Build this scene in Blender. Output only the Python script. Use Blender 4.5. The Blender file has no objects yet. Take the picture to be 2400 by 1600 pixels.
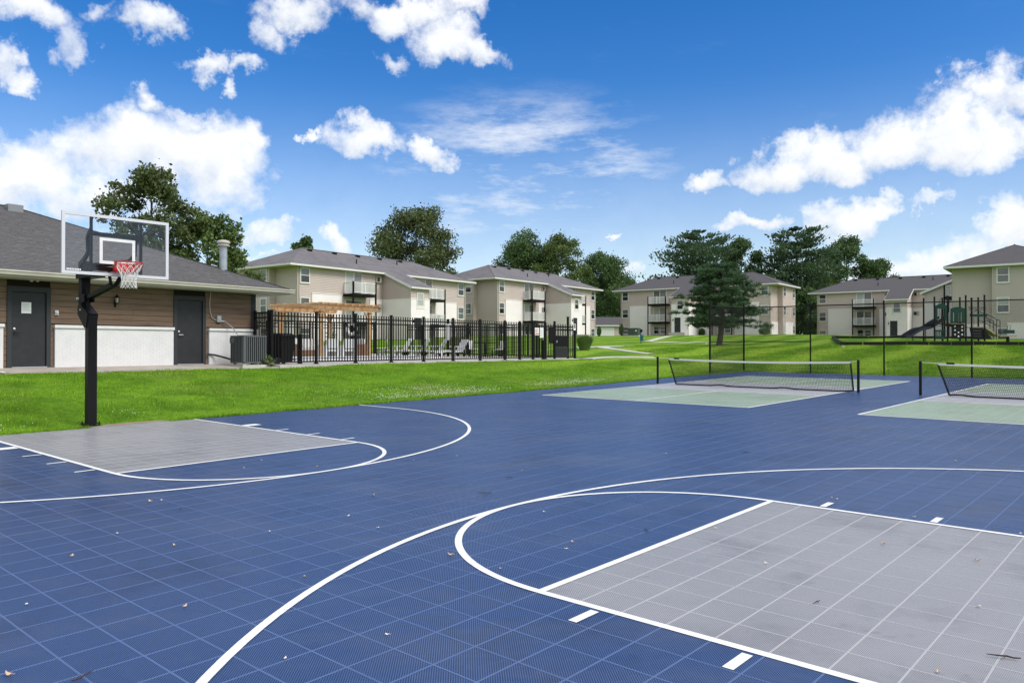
import bpy, math, random
import numpy as np
from mathutils import Vector, Matrix
random.seed(7); rng = np.random.default_rng(7)
FT = 0.3048                      # everything is laid out in feet and turned into metres at the very end
R = math.radians
scn = bpy.context.scene
COL = scn.collection

# ------------------------------------------------------------------ camera
cam_d = bpy.data.cameras.new('camera'); cam = bpy.data.objects.new('camera', cam_d); COL.objects.link(cam)
cam_d.sensor_width = 36; cam_d.lens = 36*0.75885; cam_d.clip_start = 0.05; cam_d.clip_end = 8000
cam.location = (0, 0, 4.971); cam.rotation_euler = (R(90)+0.00769, 0, 0)
scn.camera = cam

# ------------------------------------------------------------------ light
SUN_EL, SUN_AZ = R(48), R(118)   # azimuth clockwise from +Y (the way the camera looks)
sd = bpy.data.lights.new('sun', 'SUN'); sun = bpy.data.objects.new('sun', sd); COL.objects.link(sun)
sd.energy = 1.75; sd.angle = R(24); sd.color = (1, .965, .92)
sdir = Vector((math.sin(SUN_AZ)*math.cos(SUN_EL), math.cos(SUN_AZ)*math.cos(SUN_EL), math.sin(SUN_EL)))
sun.rotation_euler = sdir.to_track_quat('Z', 'Y').to_euler(); sun.location = (40, -40, 60)
scn.view_settings.view_transform = 'Standard'; scn.view_settings.look = 'None'
scn.view_settings.exposure = 0.72; scn.view_settings.gamma = 1
scn.cycles.max_bounces = 6; scn.cycles.diffuse_bounces = 3; scn.cycles.glossy_bounces = 3
scn.cycles.transparent_max_bounces = 16; scn.cycles.transmission_bounces = 4
scn.cycles.caustics_reflective = False; scn.cycles.caustics_refractive = False

# ------------------------------------------------------------------ sky with cumulus clouds
def pxdir(px, py):               # azimuth / elevation of a point of the sky
    a = math.atan((px-1200)/1821); e = math.atan((814-py)/math.hypot(1821, px-1200)); return a, e
CLOUDS = [  # centre and half size, in the sky (pixels of a 2400-wide view, turned into angles), density
 (110,410,150,100,1),(290,350,190,100,1.05),(470,365,150,110,1.05),(565,330,60,55,.9),(20,450,110,80,1),(210,470,330,60,.8),(560,430,80,80,.6),
 (355,238,58,34,.8),(455,268,60,28,.75),(60,22,130,42,.9),(165,88,48,48,.7),(15,150,55,45,.85),(35,195,32,22,.6),
 (245,22,50,26,.6),(365,50,66,34,.85),(485,140,46,24,.75),(565,165,56,20,.75),(522,205,24,20,.7),
 (700,22,95,34,.95),(640,72,56,36,.7),(960,36,140,40,1),(1050,92,85,46,1),(1130,108,78,30,.95),(1085,20,66,30,.9),(880,20,80,30,.7),(920,130,40,14,.5),
 (726,318,32,13,.8),(846,335,105,42,1),(1006,347,56,30,.95),
 (1690,418,74,28,.95),(1830,385,95,52,1.05),(1960,372,105,58,1.05),(2100,345,115,80,1.05),(2230,325,105,95,1.05),(2335,300,80,88,1),(2330,208,85,52,.95),(2390,195,55,45,.95),
 (1985,508,100,58,.95),(2045,468,62,30,.8),(2190,470,70,18,.6),(1775,527,88,24,.85),(1457,556,30,13,.8),
 (2370,520,95,80,.95),(2140,612,135,54,.72),(2275,600,135,70,.88),(2050,620,80,50,.68),
 (620,548,64,36,.8),(790,558,56,38,.85),(606,606,44,15,.7),(1490,645,22,26,.7),(-140,380,170,120,1),(-150,120,140,70,.8),(2560,150,120,70,.9)]
w = bpy.data.worlds.new('World'); scn.world = w; w.use_nodes = True
nt = w.node_tree; nt.nodes.clear()
def N(t, **k):
    n = nt.nodes.new(t)
    for a, b in k.items(): setattr(n, a, b)
    return n
def L(a, b): nt.links.new(a, b)
def M(op, a, b=None, c=None, clamp=False):
    n = N('ShaderNodeMath', operation=op, use_clamp=clamp)
    for i, x in enumerate((a, b, c)):
        if x is None: continue
        if isinstance(x, (int, float)): n.inputs[i].default_value = x
        else: L(x, n.inputs[i])
    return n.outputs[0]
def smooth(x, a, b):
    n = N('ShaderNodeMapRange', interpolation_type='SMOOTHSTEP'); L(x, n.inputs[0])
    n.inputs[1].default_value = a; n.inputs[2].default_value = b; return n.outputs[0]
sky = N('ShaderNodeTexSky', sky_type='NISHITA', sun_disc=False)
sky.sun_elevation = SUN_EL; sky.sun_rotation = SUN_AZ; sky.altitude = 300; sky.air_density = 1.0; sky.dust_density = .6; sky.ozone_density = 1.0
hs = N('ShaderNodeHueSaturation'); hs.inputs['Saturation'].default_value = 1.5; hs.inputs['Value'].default_value = .97; hs.inputs['Hue'].default_value = .511
L(sky.outputs[0], hs.inputs['Color'])
tc = N('ShaderNodeTexCoord'); dirv = tc.outputs['Generated']
sp = N('ShaderNodeSeparateXYZ'); L(dirv, sp.inputs[0]); dx, dy, dz = sp.outputs
az = M('ARCTAN2', dx, dy); el = M('ARCSINE', dz)
def noise(scale, detail, rough, off=0, stretch=None):
    m = N('ShaderNodeMapping'); L(dirv, m.inputs[0]); m.inputs['Location'].default_value = (off, off*1.7, off*.6)
    if stretch: m.inputs['Scale'].default_value = stretch
    n = N('ShaderNodeTexNoise'); n.inputs['Scale'].default_value = scale; n.inputs['Detail'].default_value = detail; n.inputs['Roughness'].default_value = rough
    L(m.outputs[0], n.inputs['Vector']); return n.outputs['Fac']
n1 = noise(11, 9, .62); n2 = noise(11, 9, .62, 7.3); n3 = noise(26, 8, .6, 3.1); nb = noise(5, 4, .5, 5.0)
azw = M('ADD', az, M('MULTIPLY', M('SUBTRACT', n1, .5), .16)); elw = M('ADD', el, M('MULTIPLY', M('SUBTRACT', n2, .5), .12))
dens = None; hgt = None
for cx, cy, rx, ry, k in CLOUDS:
    a0, e0 = pxdir(cx, cy); ra = rx/1821*math.cos(a0)**2*1.02; re = ry/1821*math.cos(a0)*1.02
    u = M('DIVIDE', M('SUBTRACT', azw, a0), ra); v = M('DIVIDE', M('SUBTRACT', elw, e0), re)
    d2 = M('ADD', M('MULTIPLY', u, u), M('MULTIPLY', v, v))
    f = M('MULTIPLY', M('SUBTRACT', 1.0, d2), k); f = M('MAXIMUM', f, -1.0)
    g = M('MULTIPLY', M('MAXIMUM', f, 0.0), v)
    dens = f if dens is None else M('SMOOTH_MAX', dens, f, .25)
    hgt = g if hgt is None else M('ADD', hgt, g)
dens = M('ADD', dens, M('ADD', M('MULTIPLY', M('SUBTRACT', n3, .5), 1.05), M('MULTIPLY', M('SUBTRACT', noise(60, 7, .65, 6.4), .5), .45)))
gen = M('SUBTRACT', M('MULTIPLY', M('SUBTRACT', noise(3.2, 9, .6, 11.0), .5), 6.0), -.7)   # sky out of view, clouded over more thickly to add white fill light
outf = smooth(M('ABSOLUTE', az), .62, .8); outv = smooth(el, .5, .62); out = M('MAXIMUM', outf, outv)
dens = M('ADD', M('MULTIPLY', dens, M('SUBTRACT', 1.0, out)), M('MULTIPLY', gen, out))
mask = smooth(dens, -.3, 1.0)
# thin cirrus
a0, e0 = pxdir(1230, 410)
u = M('DIVIDE', M('SUBTRACT', az, a0), .2); v = M('DIVIDE', M('SUBTRACT', el, e0), .1)
cir = smooth(M('ADD', M('MULTIPLY', u, u), M('MULTIPLY', v, v)), 1.5, 0.0)
cirn = smooth(noise(9, 10, .68, 2.0, (1.0, 1.0, 4.0)), .36, .78)
cirrus = M('MULTIPLY', M('MULTIPLY', cir, cirn), .8)
wide = M('MULTIPLY', smooth(noise(4, 8, .65, 9.0, (1.0, 1.0, 4.0)), .55, .9), .12)
mask = M('MAXIMUM', mask, M('ADD', cirrus, wide))
low = M('MULTIPLY', smooth(el, .34, .0), .42)                       # milky air low in the sky
mask = M('MAXIMUM', mask, low)
shade = M('ADD', M('MULTIPLY', smooth(hgt, -.55, .35), .55), M('MULTIPLY', smooth(M('ADD', n3, M('MULTIPLY', nb, .6)), .62, 1.0), .45))
ccol = N('ShaderNodeMix', data_type='RGBA'); L(shade, ccol.inputs[0])
ccol.inputs[6].default_value = (5.0, 5.3, 5.75, 1); ccol.inputs[7].default_value = (6.9, 6.95, 7.0, 1)
mx = N('ShaderNodeMix', data_type='RGBA'); L(mask, mx.inputs[0]); L(hs.outputs[0], mx.inputs[6]); L(ccol.outputs[2], mx.inputs[7])
bg = N('ShaderNodeBackground'); bg.inputs['Strength'].default_value = .100; L(mx.outputs[2], bg.inputs['Color'])
wo = N('ShaderNodeOutputWorld'); L(bg.outputs[0], wo.inputs['Surface'])
w.cycles.sampling_method = 'MANUAL'; w.cycles.sample_map_resolution = 512

# ------------------------------------------------------------------ materials
MATS = {}
def mat(name, col, rough=.6, col2=None, vscale=6, detail=4, bump=0, bscale=60, metal=0, spec=.5, lo=.35, hi=.65, stretch=None, col3=None, v3=1.0, lo3=.5, hi3=.7):
    m = bpy.data.materials.new(name); m.use_nodes = True; MATS[name] = m
    t = m.node_tree; b = t.nodes['Principled BSDF']
    b.inputs['Base Color'].default_value = (*col, 1); b.inputs['Roughness'].default_value = rough
    b.inputs['Metallic'].default_value = metal; b.inputs['Specular IOR Level'].default_value = spec
    tcn = t.nodes.new('ShaderNodeTexCoord'); vec = tcn.outputs['Object']
    if stretch:
        mp = t.nodes.new('ShaderNodeMapping'); mp.inputs['Scale'].default_value = stretch; t.links.new(vec, mp.inputs[0]); vec = mp.outputs[0]
    def nz(s, lo, hi):
        n = t.nodes.new('ShaderNodeTexNoise'); n.inputs['Scale'].default_value = s; n.inputs['Detail'].default_value = detail; n.inputs['Roughness'].default_value = .6
        t.links.new(vec, n.inputs['Vector'])
        r = t.nodes.new('ShaderNodeMapRange'); r.inputs[1].default_value = lo; r.inputs[2].default_value = hi; t.links.new(n.outputs['Fac'], r.inputs[0]); return r.outputs[0], n
    out = None
    if col2:
        f, _ = nz(vscale, lo, hi); x = t.nodes.new('ShaderNodeMix'); x.data_type = 'RGBA'
        x.inputs[6].default_value = (*col, 1); x.inputs[7].default_value = (*col2, 1); t.links.new(f, x.inputs[0]); out = x.outputs[2]
        if col3:
            f, _ = nz(v3, lo3, hi3); y = t.nodes.new('ShaderNodeMix'); y.data_type = 'RGBA'
            t.links.new(out, y.inputs[6]); y.inputs[7].default_value = (*col3, 1); t.links.new(f, y.inputs[0]); out = y.outputs[2]
        t.links.new(out, b.inputs['Base Color'])
    if bump:
        _, n = nz(bscale, 0, 1); bp = t.nodes.new('ShaderNodeBump'); bp.inputs['Strength'].default_value = bump; bp.inputs['Distance'].default_value = .02
        t.links.new(n.outputs['Fac'], bp.inputs['Height']); t.links.new(bp.outputs[0], b.inputs['Normal'])
    return m

def tile_mat(name, rib, hole_shade, worn):
    """open-grid plastic: fine ribs both ways, the shade down in the gaps is put in as a darker colour"""
    m = bpy.data.materials.new(name); m.use_nodes = True; MATS[name] = m; t = m.node_tree; b = t.nodes['Principled BSDF']
    def mm(op, a, c=None):
        n = t.nodes.new('ShaderNodeMath'); n.operation = op
        for i, x in enumerate((a, c)):
            if x is None: continue
            if isinstance(x, (int, float)): n.inputs[i].default_value = x
            else: t.links.new(x, n.inputs[i])
        return n.outputs[0]
    tcn = t.nodes.new('ShaderNodeTexCoord'); s = t.nodes.new('ShaderNodeSeparateXYZ'); t.links.new(tcn.outputs['Object'], s.inputs[0])
    sx_ = mm('MULTIPLY', s.outputs[0], 18/FT); sy_ = mm('MULTIPLY', s.outputs[1], 18/FT)
    a = mm('LESS_THAN', mm('FRACT', mm('ADD', sx_, sy_)), .44)
    c = mm('LESS_THAN', mm('FRACT', mm('ADD', mm('SUBTRACT', sx_, sy_), 1000.0)), .44)
    k = mm('MAXIMUM', a, c)
    geo = t.nodes.new('ShaderNodeNewGeometry')
    n = t.nodes.new('ShaderNodeTexNoise'); n.inputs['Scale'].default_value = .55; n.inputs['Detail'].default_value = 6; n.inputs['Roughness'].default_value = .65; t.links.new(geo.outputs['Position'], n.inputs['Vector'])
    r = t.nodes.new('ShaderNodeMapRange'); r.inputs[1].default_value = .38; r.inputs[2].default_value = .72; t.links.new(n.outputs['Fac'], r.inputs[0])
    w1 = t.nodes.new('ShaderNodeMix'); w1.data_type = 'RGBA'; w1.inputs[6].default_value = (*rib, 1); w1.inputs[7].default_value = (*worn, 1); t.links.new(r.outputs[0], w1.inputs[0])
    def dirt(src, col, sc, lo, hi, amt, stretch):
        mp = t.nodes.new('ShaderNodeMapping'); mp.inputs['Scale'].default_value = stretch; mp.inputs['Rotation'].default_value = (0, 0, .5); t.links.new(geo.outputs['Position'], mp.inputs[0])
        q = t.nodes.new('ShaderNodeTexNoise'); q.inputs['Scale'].default_value = sc; q.inputs['Detail'].default_value = 8; q.inputs['Roughness'].default_value = .68; t.links.new(mp.outputs[0], q.inputs['Vector'])
        e = t.nodes.new('ShaderNodeMapRange'); e.inputs[1].default_value = lo; e.inputs[2].default_value = hi; e.inputs[4].default_value = amt; t.links.new(q.outputs['Fac'], e.inputs[0])
        y = t.nodes.new('ShaderNodeMix'); y.data_type = 'RGBA'; t.links.new(e.outputs[0], y.inputs[0]); t.links.new(src, y.inputs[6]); y.inputs[7].default_value = (*col, 1); return y.outputs[2]
    base = dirt(w1.outputs[2], tuple(c*.42 for c in rib), .9, .52, .75, .75, (1, 1, 1))
    base = dirt(base, (.20, .20, .21), .35, .48, .8, .42, (1, 2.6, 1))
    base = dirt(base, (.20, .19, .18), 5.0, .60, .78, .35, (1, 1, 1))
    base = dirt(base, (.07, .05, .036), 1.6, .63, .74, .6, (1, 1.6, 1))
    x = t.nodes.new('ShaderNodeMix'); x.data_type = 'RGBA'; x.inputs[6].default_value = (*hole_shade, 1); t.links.new(base, x.inputs[7]); t.links.new(k, x.inputs[0])  # gaps coloured dark to stand for the shade inside the open grid
    t.links.new(x.outputs[2], b.inputs['Base Color']); b.inputs['Roughness'].default_value = .3
    t.links.new(mm('MULTIPLY', k, .42), b.inputs['Specular IOR Level'])
    return m

tile_mat('tile_blue', (.046,.087,.210), (.010,.018,.048), (.060,.103,.226)); mat('rim_blue', (.088,.145,.30), .5, (.10,.158,.315), 3, spec=.3, col3=(.06,.10,.22), v3=.9, lo3=.5, hi3=.8)
tile_mat('tile_grey', (.335,.332,.343), (.145,.143,.15), (.375,.372,.38)); mat('rim_grey', (.41,.408,.425), .5, (.44,.438,.45), 3, spec=.3)
tile_mat('tile_green', (.33,.42,.305), (.19,.24,.175), (.38,.46,.35)); mat('rim_green', (.34,.43,.315), .5, spec=.2)
tile_mat('tile_lilac', (.43,.43,.45), (.28,.28,.295), (.48,.48,.495)); mat('rim_lilac', (.44,.44,.46), .5, spec=.2)
mat('line_white', (.80,.80,.78), .55, (.50,.52,.56), 14, detail=8, lo=.55, hi=.82, col3=(.66,.66,.65), v3=1.2)
mat('concrete', (.46,.43,.39), .85, (.56,.53,.49), 1.2, bump=.2, col3=(.36,.33,.30), v3=.8, lo3=.55, hi3=.75)
mat('concrete_brown', (.36,.31,.26), .85, (.44,.39,.34), 1.5, bump=.2, col3=(.27,.23,.2), v3=1.1, lo3=.55, hi3=.75)
mat('slab', (.24,.24,.24), .9, (.32,.31,.3), 3)
mat('black_steel', (.007,.007,.008), .5, spec=.18)
mat('black_matt', (.009,.009,.010), .7, spec=.12)
mat('grey_steel', (.22,.23,.25), .45)
mat('alu', (.66,.67,.70), .4, metal=.1)
mat('rim_red', (.55,.02,.02), .35)
mat('net_white', (.75,.74,.70), .8)
mat('net_black', (.012,.012,.012), .8)
mat('wood_siding', (.158,.098,.063), .7, (.205,.135,.09), 1.4, detail=8, stretch=(1,6,14), bump=.25, bscale=5, col3=(.10,.062,.04), v3=.9, lo3=.5, hi3=.8)
mat('wood_groove', (.02,.012,.008), .9)
mat('brick_white', (.72,.72,.71), .7, (.67,.67,.67), 5, bump=.2, bscale=30, col3=(.52,.5,.48), v3=2.2, lo3=.66, hi3=.9)
mat('mortar_white', (.64,.64,.635), .85)
mat('door_charcoal', (.024,.026,.029), .5, (.03,.032,.035), 4, spec=.3)
mat('trim_charcoal', (.036,.041,.046), .6, spec=.3)
mat('shingle', (.082,.078,.079), .9, (.125,.119,.12), 26, detail=3, bump=.5, bscale=120, col3=(.15,.144,.144), v3=4.5, lo3=.55, hi3=.72)
mat('shingle_under', (.035,.033,.036), .95)
mat('roof_far', (.125,.116,.122), .9, (.18,.168,.175), 9, detail=6, bump=.4, bscale=30, col3=(.10,.093,.1), v3=.7, lo3=.45, hi3=.75)
mat('roof_far_dark', (.06,.056,.06), .9, (.09,.084,.09), 9, detail=6, bump=.4, bscale=30)
mat('gutter_cream', (.52,.49,.42), .4, (.44,.41,.35), 2)
mat('soffit', (.42,.39,.34), .7)
mat('fascia_white', (.72,.71,.68), .5)
mat('siding_tan', (.52,.435,.40), .65, (.55,.465,.425), .6)
mat('siding_tan2', (.545,.445,.405), .65, (.575,.475,.43), .6)
mat('siding_taupe', (.49,.435,.385), .65, (.52,.465,.41), .6)
mat('wall_core', (.32,.28,.23), .8)
mat('white_wall', (.90,.825,.825), .7, (.85,.78,.78), .7)
mat('vinyl_white', (.78,.78,.76), .4)
mat('blind', (.46,.47,.45), .5, (.40,.41,.40), 3, stretch=(1,1,16))
mat('glass_dark', (.012,.015,.018), .06, spec=.8)
mat('glass_mid', (.09,.10,.105), .08, (.14,.15,.15), 2.0, spec=.8)
mat('ac_grey', (.105,.115,.12), .5, spec=.3)
mat('ac_dark', (.02,.022,.024), .6, spec=.2)
mat('galvanised', (.42,.46,.50), .35, (.34,.38,.42), 5, metal=.4)
mat('plastic_black', (.014,.014,.015), .55, spec=.2)
mat('cedar', (.56,.335,.16), .65, (.46,.26,.115), 3, detail=6, bump=.1, col3=(.63,.41,.21), v3=1.3)
mat('wicker', (.24,.13,.075), .8, (.30,.17,.1), 10)
mat('cushion', (.66,.65,.62), .9)
mat('plastic_white', (.74,.74,.74), .4)
mat('water', (.02,.16,.26), .05)
mat('pool_tile', (.02,.06,.19), .3)
mat('coping', (.66,.65,.62), .6)
mat('paper', (.78,.79,.79), .7)
mat('print_grey', (.45,.46,.47), .7)
mat('sign_red', (.55,.05,.05), .6)
mat('lamp_glass', (.55,.5,.42), .2)
mat('play_green', (.010,.055,.042), .45, spec=.25)
mat('play_black', (.010,.010,.012), .45, spec=.2)
mat('play_slide', (.022,.025,.036), .3)
mat('play_tan', (.42,.33,.22), .6)
mat('mulch', (.035,.026,.02), .95, (.06,.045,.03), 12, bump=.6)
mat('bark', (.085,.07,.06), .95, (.13,.11,.095), 8, detail=8, stretch=(3,3,.5), bump=.8, bscale=14)
mat('leaf_a', (0.087,0.121,0.040), .55, (0.129,0.159,0.056), .6, spec=.3, col3=(0.050,0.073,0.027), v3=1.6)
mat('leaf_b', (0.089,0.145,0.037), .55, (0.152,0.209,0.055), .55, spec=.3, col3=(0.052,0.085,0.028), v3=1.4)
mat('leaf_dark', (0.073,0.130,0.045), .6, (0.110,0.180,0.062), .5, spec=.25)
mat('pine_needle', (0.062,0.122,0.057), .6, (0.098,0.169,0.077), .9, spec=.25, col3=(0.040,0.083,0.043), v3=2.2)
mat('pine_far', (0.057,0.112,0.054), .6, (0.102,0.160,0.074), .7, spec=.25, col3=(0.040,0.074,0.040), v3=1.8)
mat('ornamental', (.13,.20,.055), .6, (.18,.27,.08), 3)
mat('dry_leaf', (.60,.42,.27), .8, (.70,.54,.38), 20)
mat('pale_leaf', (.78,.71,.60), .8, (.84,.80,.72), 20)
mat('twig', (.06,.04,.032), .9)
mat('transformer_green', (.05,.075,.06), .5)
mat('bin_blue', (.006,.09,.14), .45)
mat('clover', (.62,.62,.5), .9)
mat('soil', (.22,.16,.115), .95, (.30,.23,.17), 6, bump=.4)
mat('black_hose', (.012,.012,.012), .6)
mat('umber_brick', (.2,.09,.06), .9)

def translucent(name, k=.3):
    t = MATS[name].node_tree; b = t.nodes['Principled BSDF']; o = t.nodes['Material Output']; tl = t.nodes.new('ShaderNodeBsdfTranslucent'); mxn = t.nodes.new('ShaderNodeMixShader'); mxn.inputs[0].default_value = k
    t.links.new(b.inputs['Base Color'].links[0].from_socket, tl.inputs[0]); t.links.new(b.outputs[0], mxn.inputs[1]); t.links.new(tl.outputs[0], mxn.inputs[2]); t.links.new(mxn.outputs[0], o.inputs[0])
for n_ in ('leaf_a','leaf_b','leaf_dark','pine_needle','pine_far','ornamental'): translucent(n_)
# grass: mown lawn with stripes and blotches
def grass_mat(name, base, light, dark, dry):
    m = bpy.data.materials.new(name); m.use_nodes = True; MATS[name] = m; t = m.node_tree; b = t.nodes['Principled BSDF']
    geo = t.nodes.new('ShaderNodeNewGeometry'); pos = geo.outputs['Position']
    def nz(s, lo, hi, det=5, st=None, rot=0):
        mp = t.nodes.new('ShaderNodeMapping'); t.links.new(pos, mp.inputs[0])
        if st: mp.inputs['Scale'].default_value = st
        mp.inputs['Rotation'].default_value = (0, 0, rot)
        n = t.nodes.new('ShaderNodeTexNoise'); n.inputs['Scale'].default_value = s; n.inputs['Detail'].default_value = det; n.inputs['Roughness'].default_value = .62; t.links.new(mp.outputs[0], n.inputs['Vector'])
        r = t.nodes.new('ShaderNodeMapRange'); r.inputs[1].default_value = lo; r.inputs[2].default_value = hi; t.links.new(n.outputs['Fac'], r.inputs[0]); return r.outputs[0]
    def mix(f, a, c):
        x = t.nodes.new('ShaderNodeMix'); x.data_type = 'RGBA'; t.links.new(f, x.inputs[0])
        for i, v in ((6, a), (7, c)):
            if isinstance(v, tuple): x.inputs[i].default_value = (*v, 1)
            else: t.links.new(v, x.inputs[i])
        return x.outputs[2]
    c = mix(nz(.35, .38, .66), base, light)
    c = mix(nz(1.1, .40, .66, 8), c, dark)
    c = mix(nz(.3, .53, .74, 7), c, dry)
    # mowing stripes run up the slope: long, narrow and uneven
    def mm(op, a, d=None):
        n = t.nodes.new('ShaderNodeMath'); n.operation = op
        for i, x in enumerate((a, d)):
            if x is None: continue
            if isinstance(x, (int, float)): n.inputs[i].default_value = x
            else: t.links.new(x, n.inputs[i])
        return n.outputs[0]
    s = t.nodes.new('ShaderNodeSeparateXYZ'); t.links.new(pos, s.inputs[0])
    k = mm('ADD', mm('MULTIPLY', s.outputs[0], .84), mm('MULTIPLY', s.outputs[1], -.54))
    k = mm('ADD', k, mm('MULTIPLY', nz(.08, 0, 1, 3), 5))
    st = mm('SINE', mm('MULTIPLY', k, 2*math.pi/3.8))
    r = t.nodes.new('ShaderNodeMapRange'); r.inputs[1].default_value = -.4; r.inputs[2].default_value = .8; t.links.new(st, r.inputs[0])
    far = t.nodes.new('ShaderNodeMapRange'); far.inputs[1].default_value = 28; far.inputs[2].default_value = 36; t.links.new(s.outputs[1], far.inputs[0])
    f = mm('MULTIPLY', mm('MULTIPLY', r.outputs[0], far.outputs[0]), .8)
    c = mix(f, c, (light[0]*1.75, light[1]*1.4, light[2]*2.4))
    if name == 'lawn': c2 = mix(nz(9, .35, .75, 3), c, dark)
    else:
        at_ = t.nodes.new('ShaderNodeAttribute'); at_.attribute_name = 'shade'
        c2 = mix(at_.outputs['Fac'], c, (light[0]*1.35, light[1]*1.2, light[2]*1.6))
        at2 = t.nodes.new('ShaderNodeAttribute'); at2.attribute_name = 'depth'
        c2 = mix(at2.outputs['Fac'], c2, (dark[0]*.55, dark[1]*.55, dark[2]*.6))
    t.links.new(c2, b.inputs['Base Color']); b.inputs['Roughness'].default_value = .8; b.inputs['Specular IOR Level'].default_value = .05
    if name == 'lawn':
        n = t.nodes.new('ShaderNodeTexNoise'); n.inputs['Scale'].default_value = 22; n.inputs['Detail'].default_value = 6; t.links.new(pos, n.inputs['Vector'])
        bp = t.nodes.new('ShaderNodeBump'); bp.inputs['Strength'].default_value = .8; bp.inputs['Distance'].default_value = .05; t.links.new(n.outputs['Fac'], bp.inputs['Height']); t.links.new(bp.outputs[0], b.inputs['Normal'])
    return m
grass_mat('lawn', (.115,.245,.012), (.175,.32,.02), (.065,.15,.009), (.20,.25,.05))
grass_mat('blade', (.155,.32,.016), (.235,.42,.028), (.095,.21,.012), (.27,.32,.075))

def glass_mat():
    m = bpy.data.materials.new('board_glass'); m.use_nodes = True; MATS['board_glass'] = m; t = m.node_tree; t.nodes.clear()
    tr = t.nodes.new('ShaderNodeBsdfTransparent'); tr.inputs[0].default_value = (.972,.978,.978,1)
    gl = t.nodes.new('ShaderNodeBsdfGlossy'); gl.inputs['Roughness'].default_value = .08; gl.inputs[0].default_value = (.9,.93,1,1)
    fr = t.nodes.new('ShaderNodeFresnel'); fr.inputs[0].default_value = 1.5
    mxn = t.nodes.new('ShaderNodeMixShader'); o = t.nodes.new('ShaderNodeOutputMaterial')
    fm = t.nodes.new('ShaderNodeMath'); fm.operation = 'MULTIPLY'; fm.inputs[1].default_value = .55; t.links.new(fr.outputs[0], fm.inputs[0]); t.links.new(fm.outputs[0], mxn.inputs[0]); t.links.new(tr.outputs[0], mxn.inputs[1]); t.links.new(gl.outputs[0], mxn.inputs[2]); t.links.new(mxn.outputs[0], o.inputs[0])
glass_mat()

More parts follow.
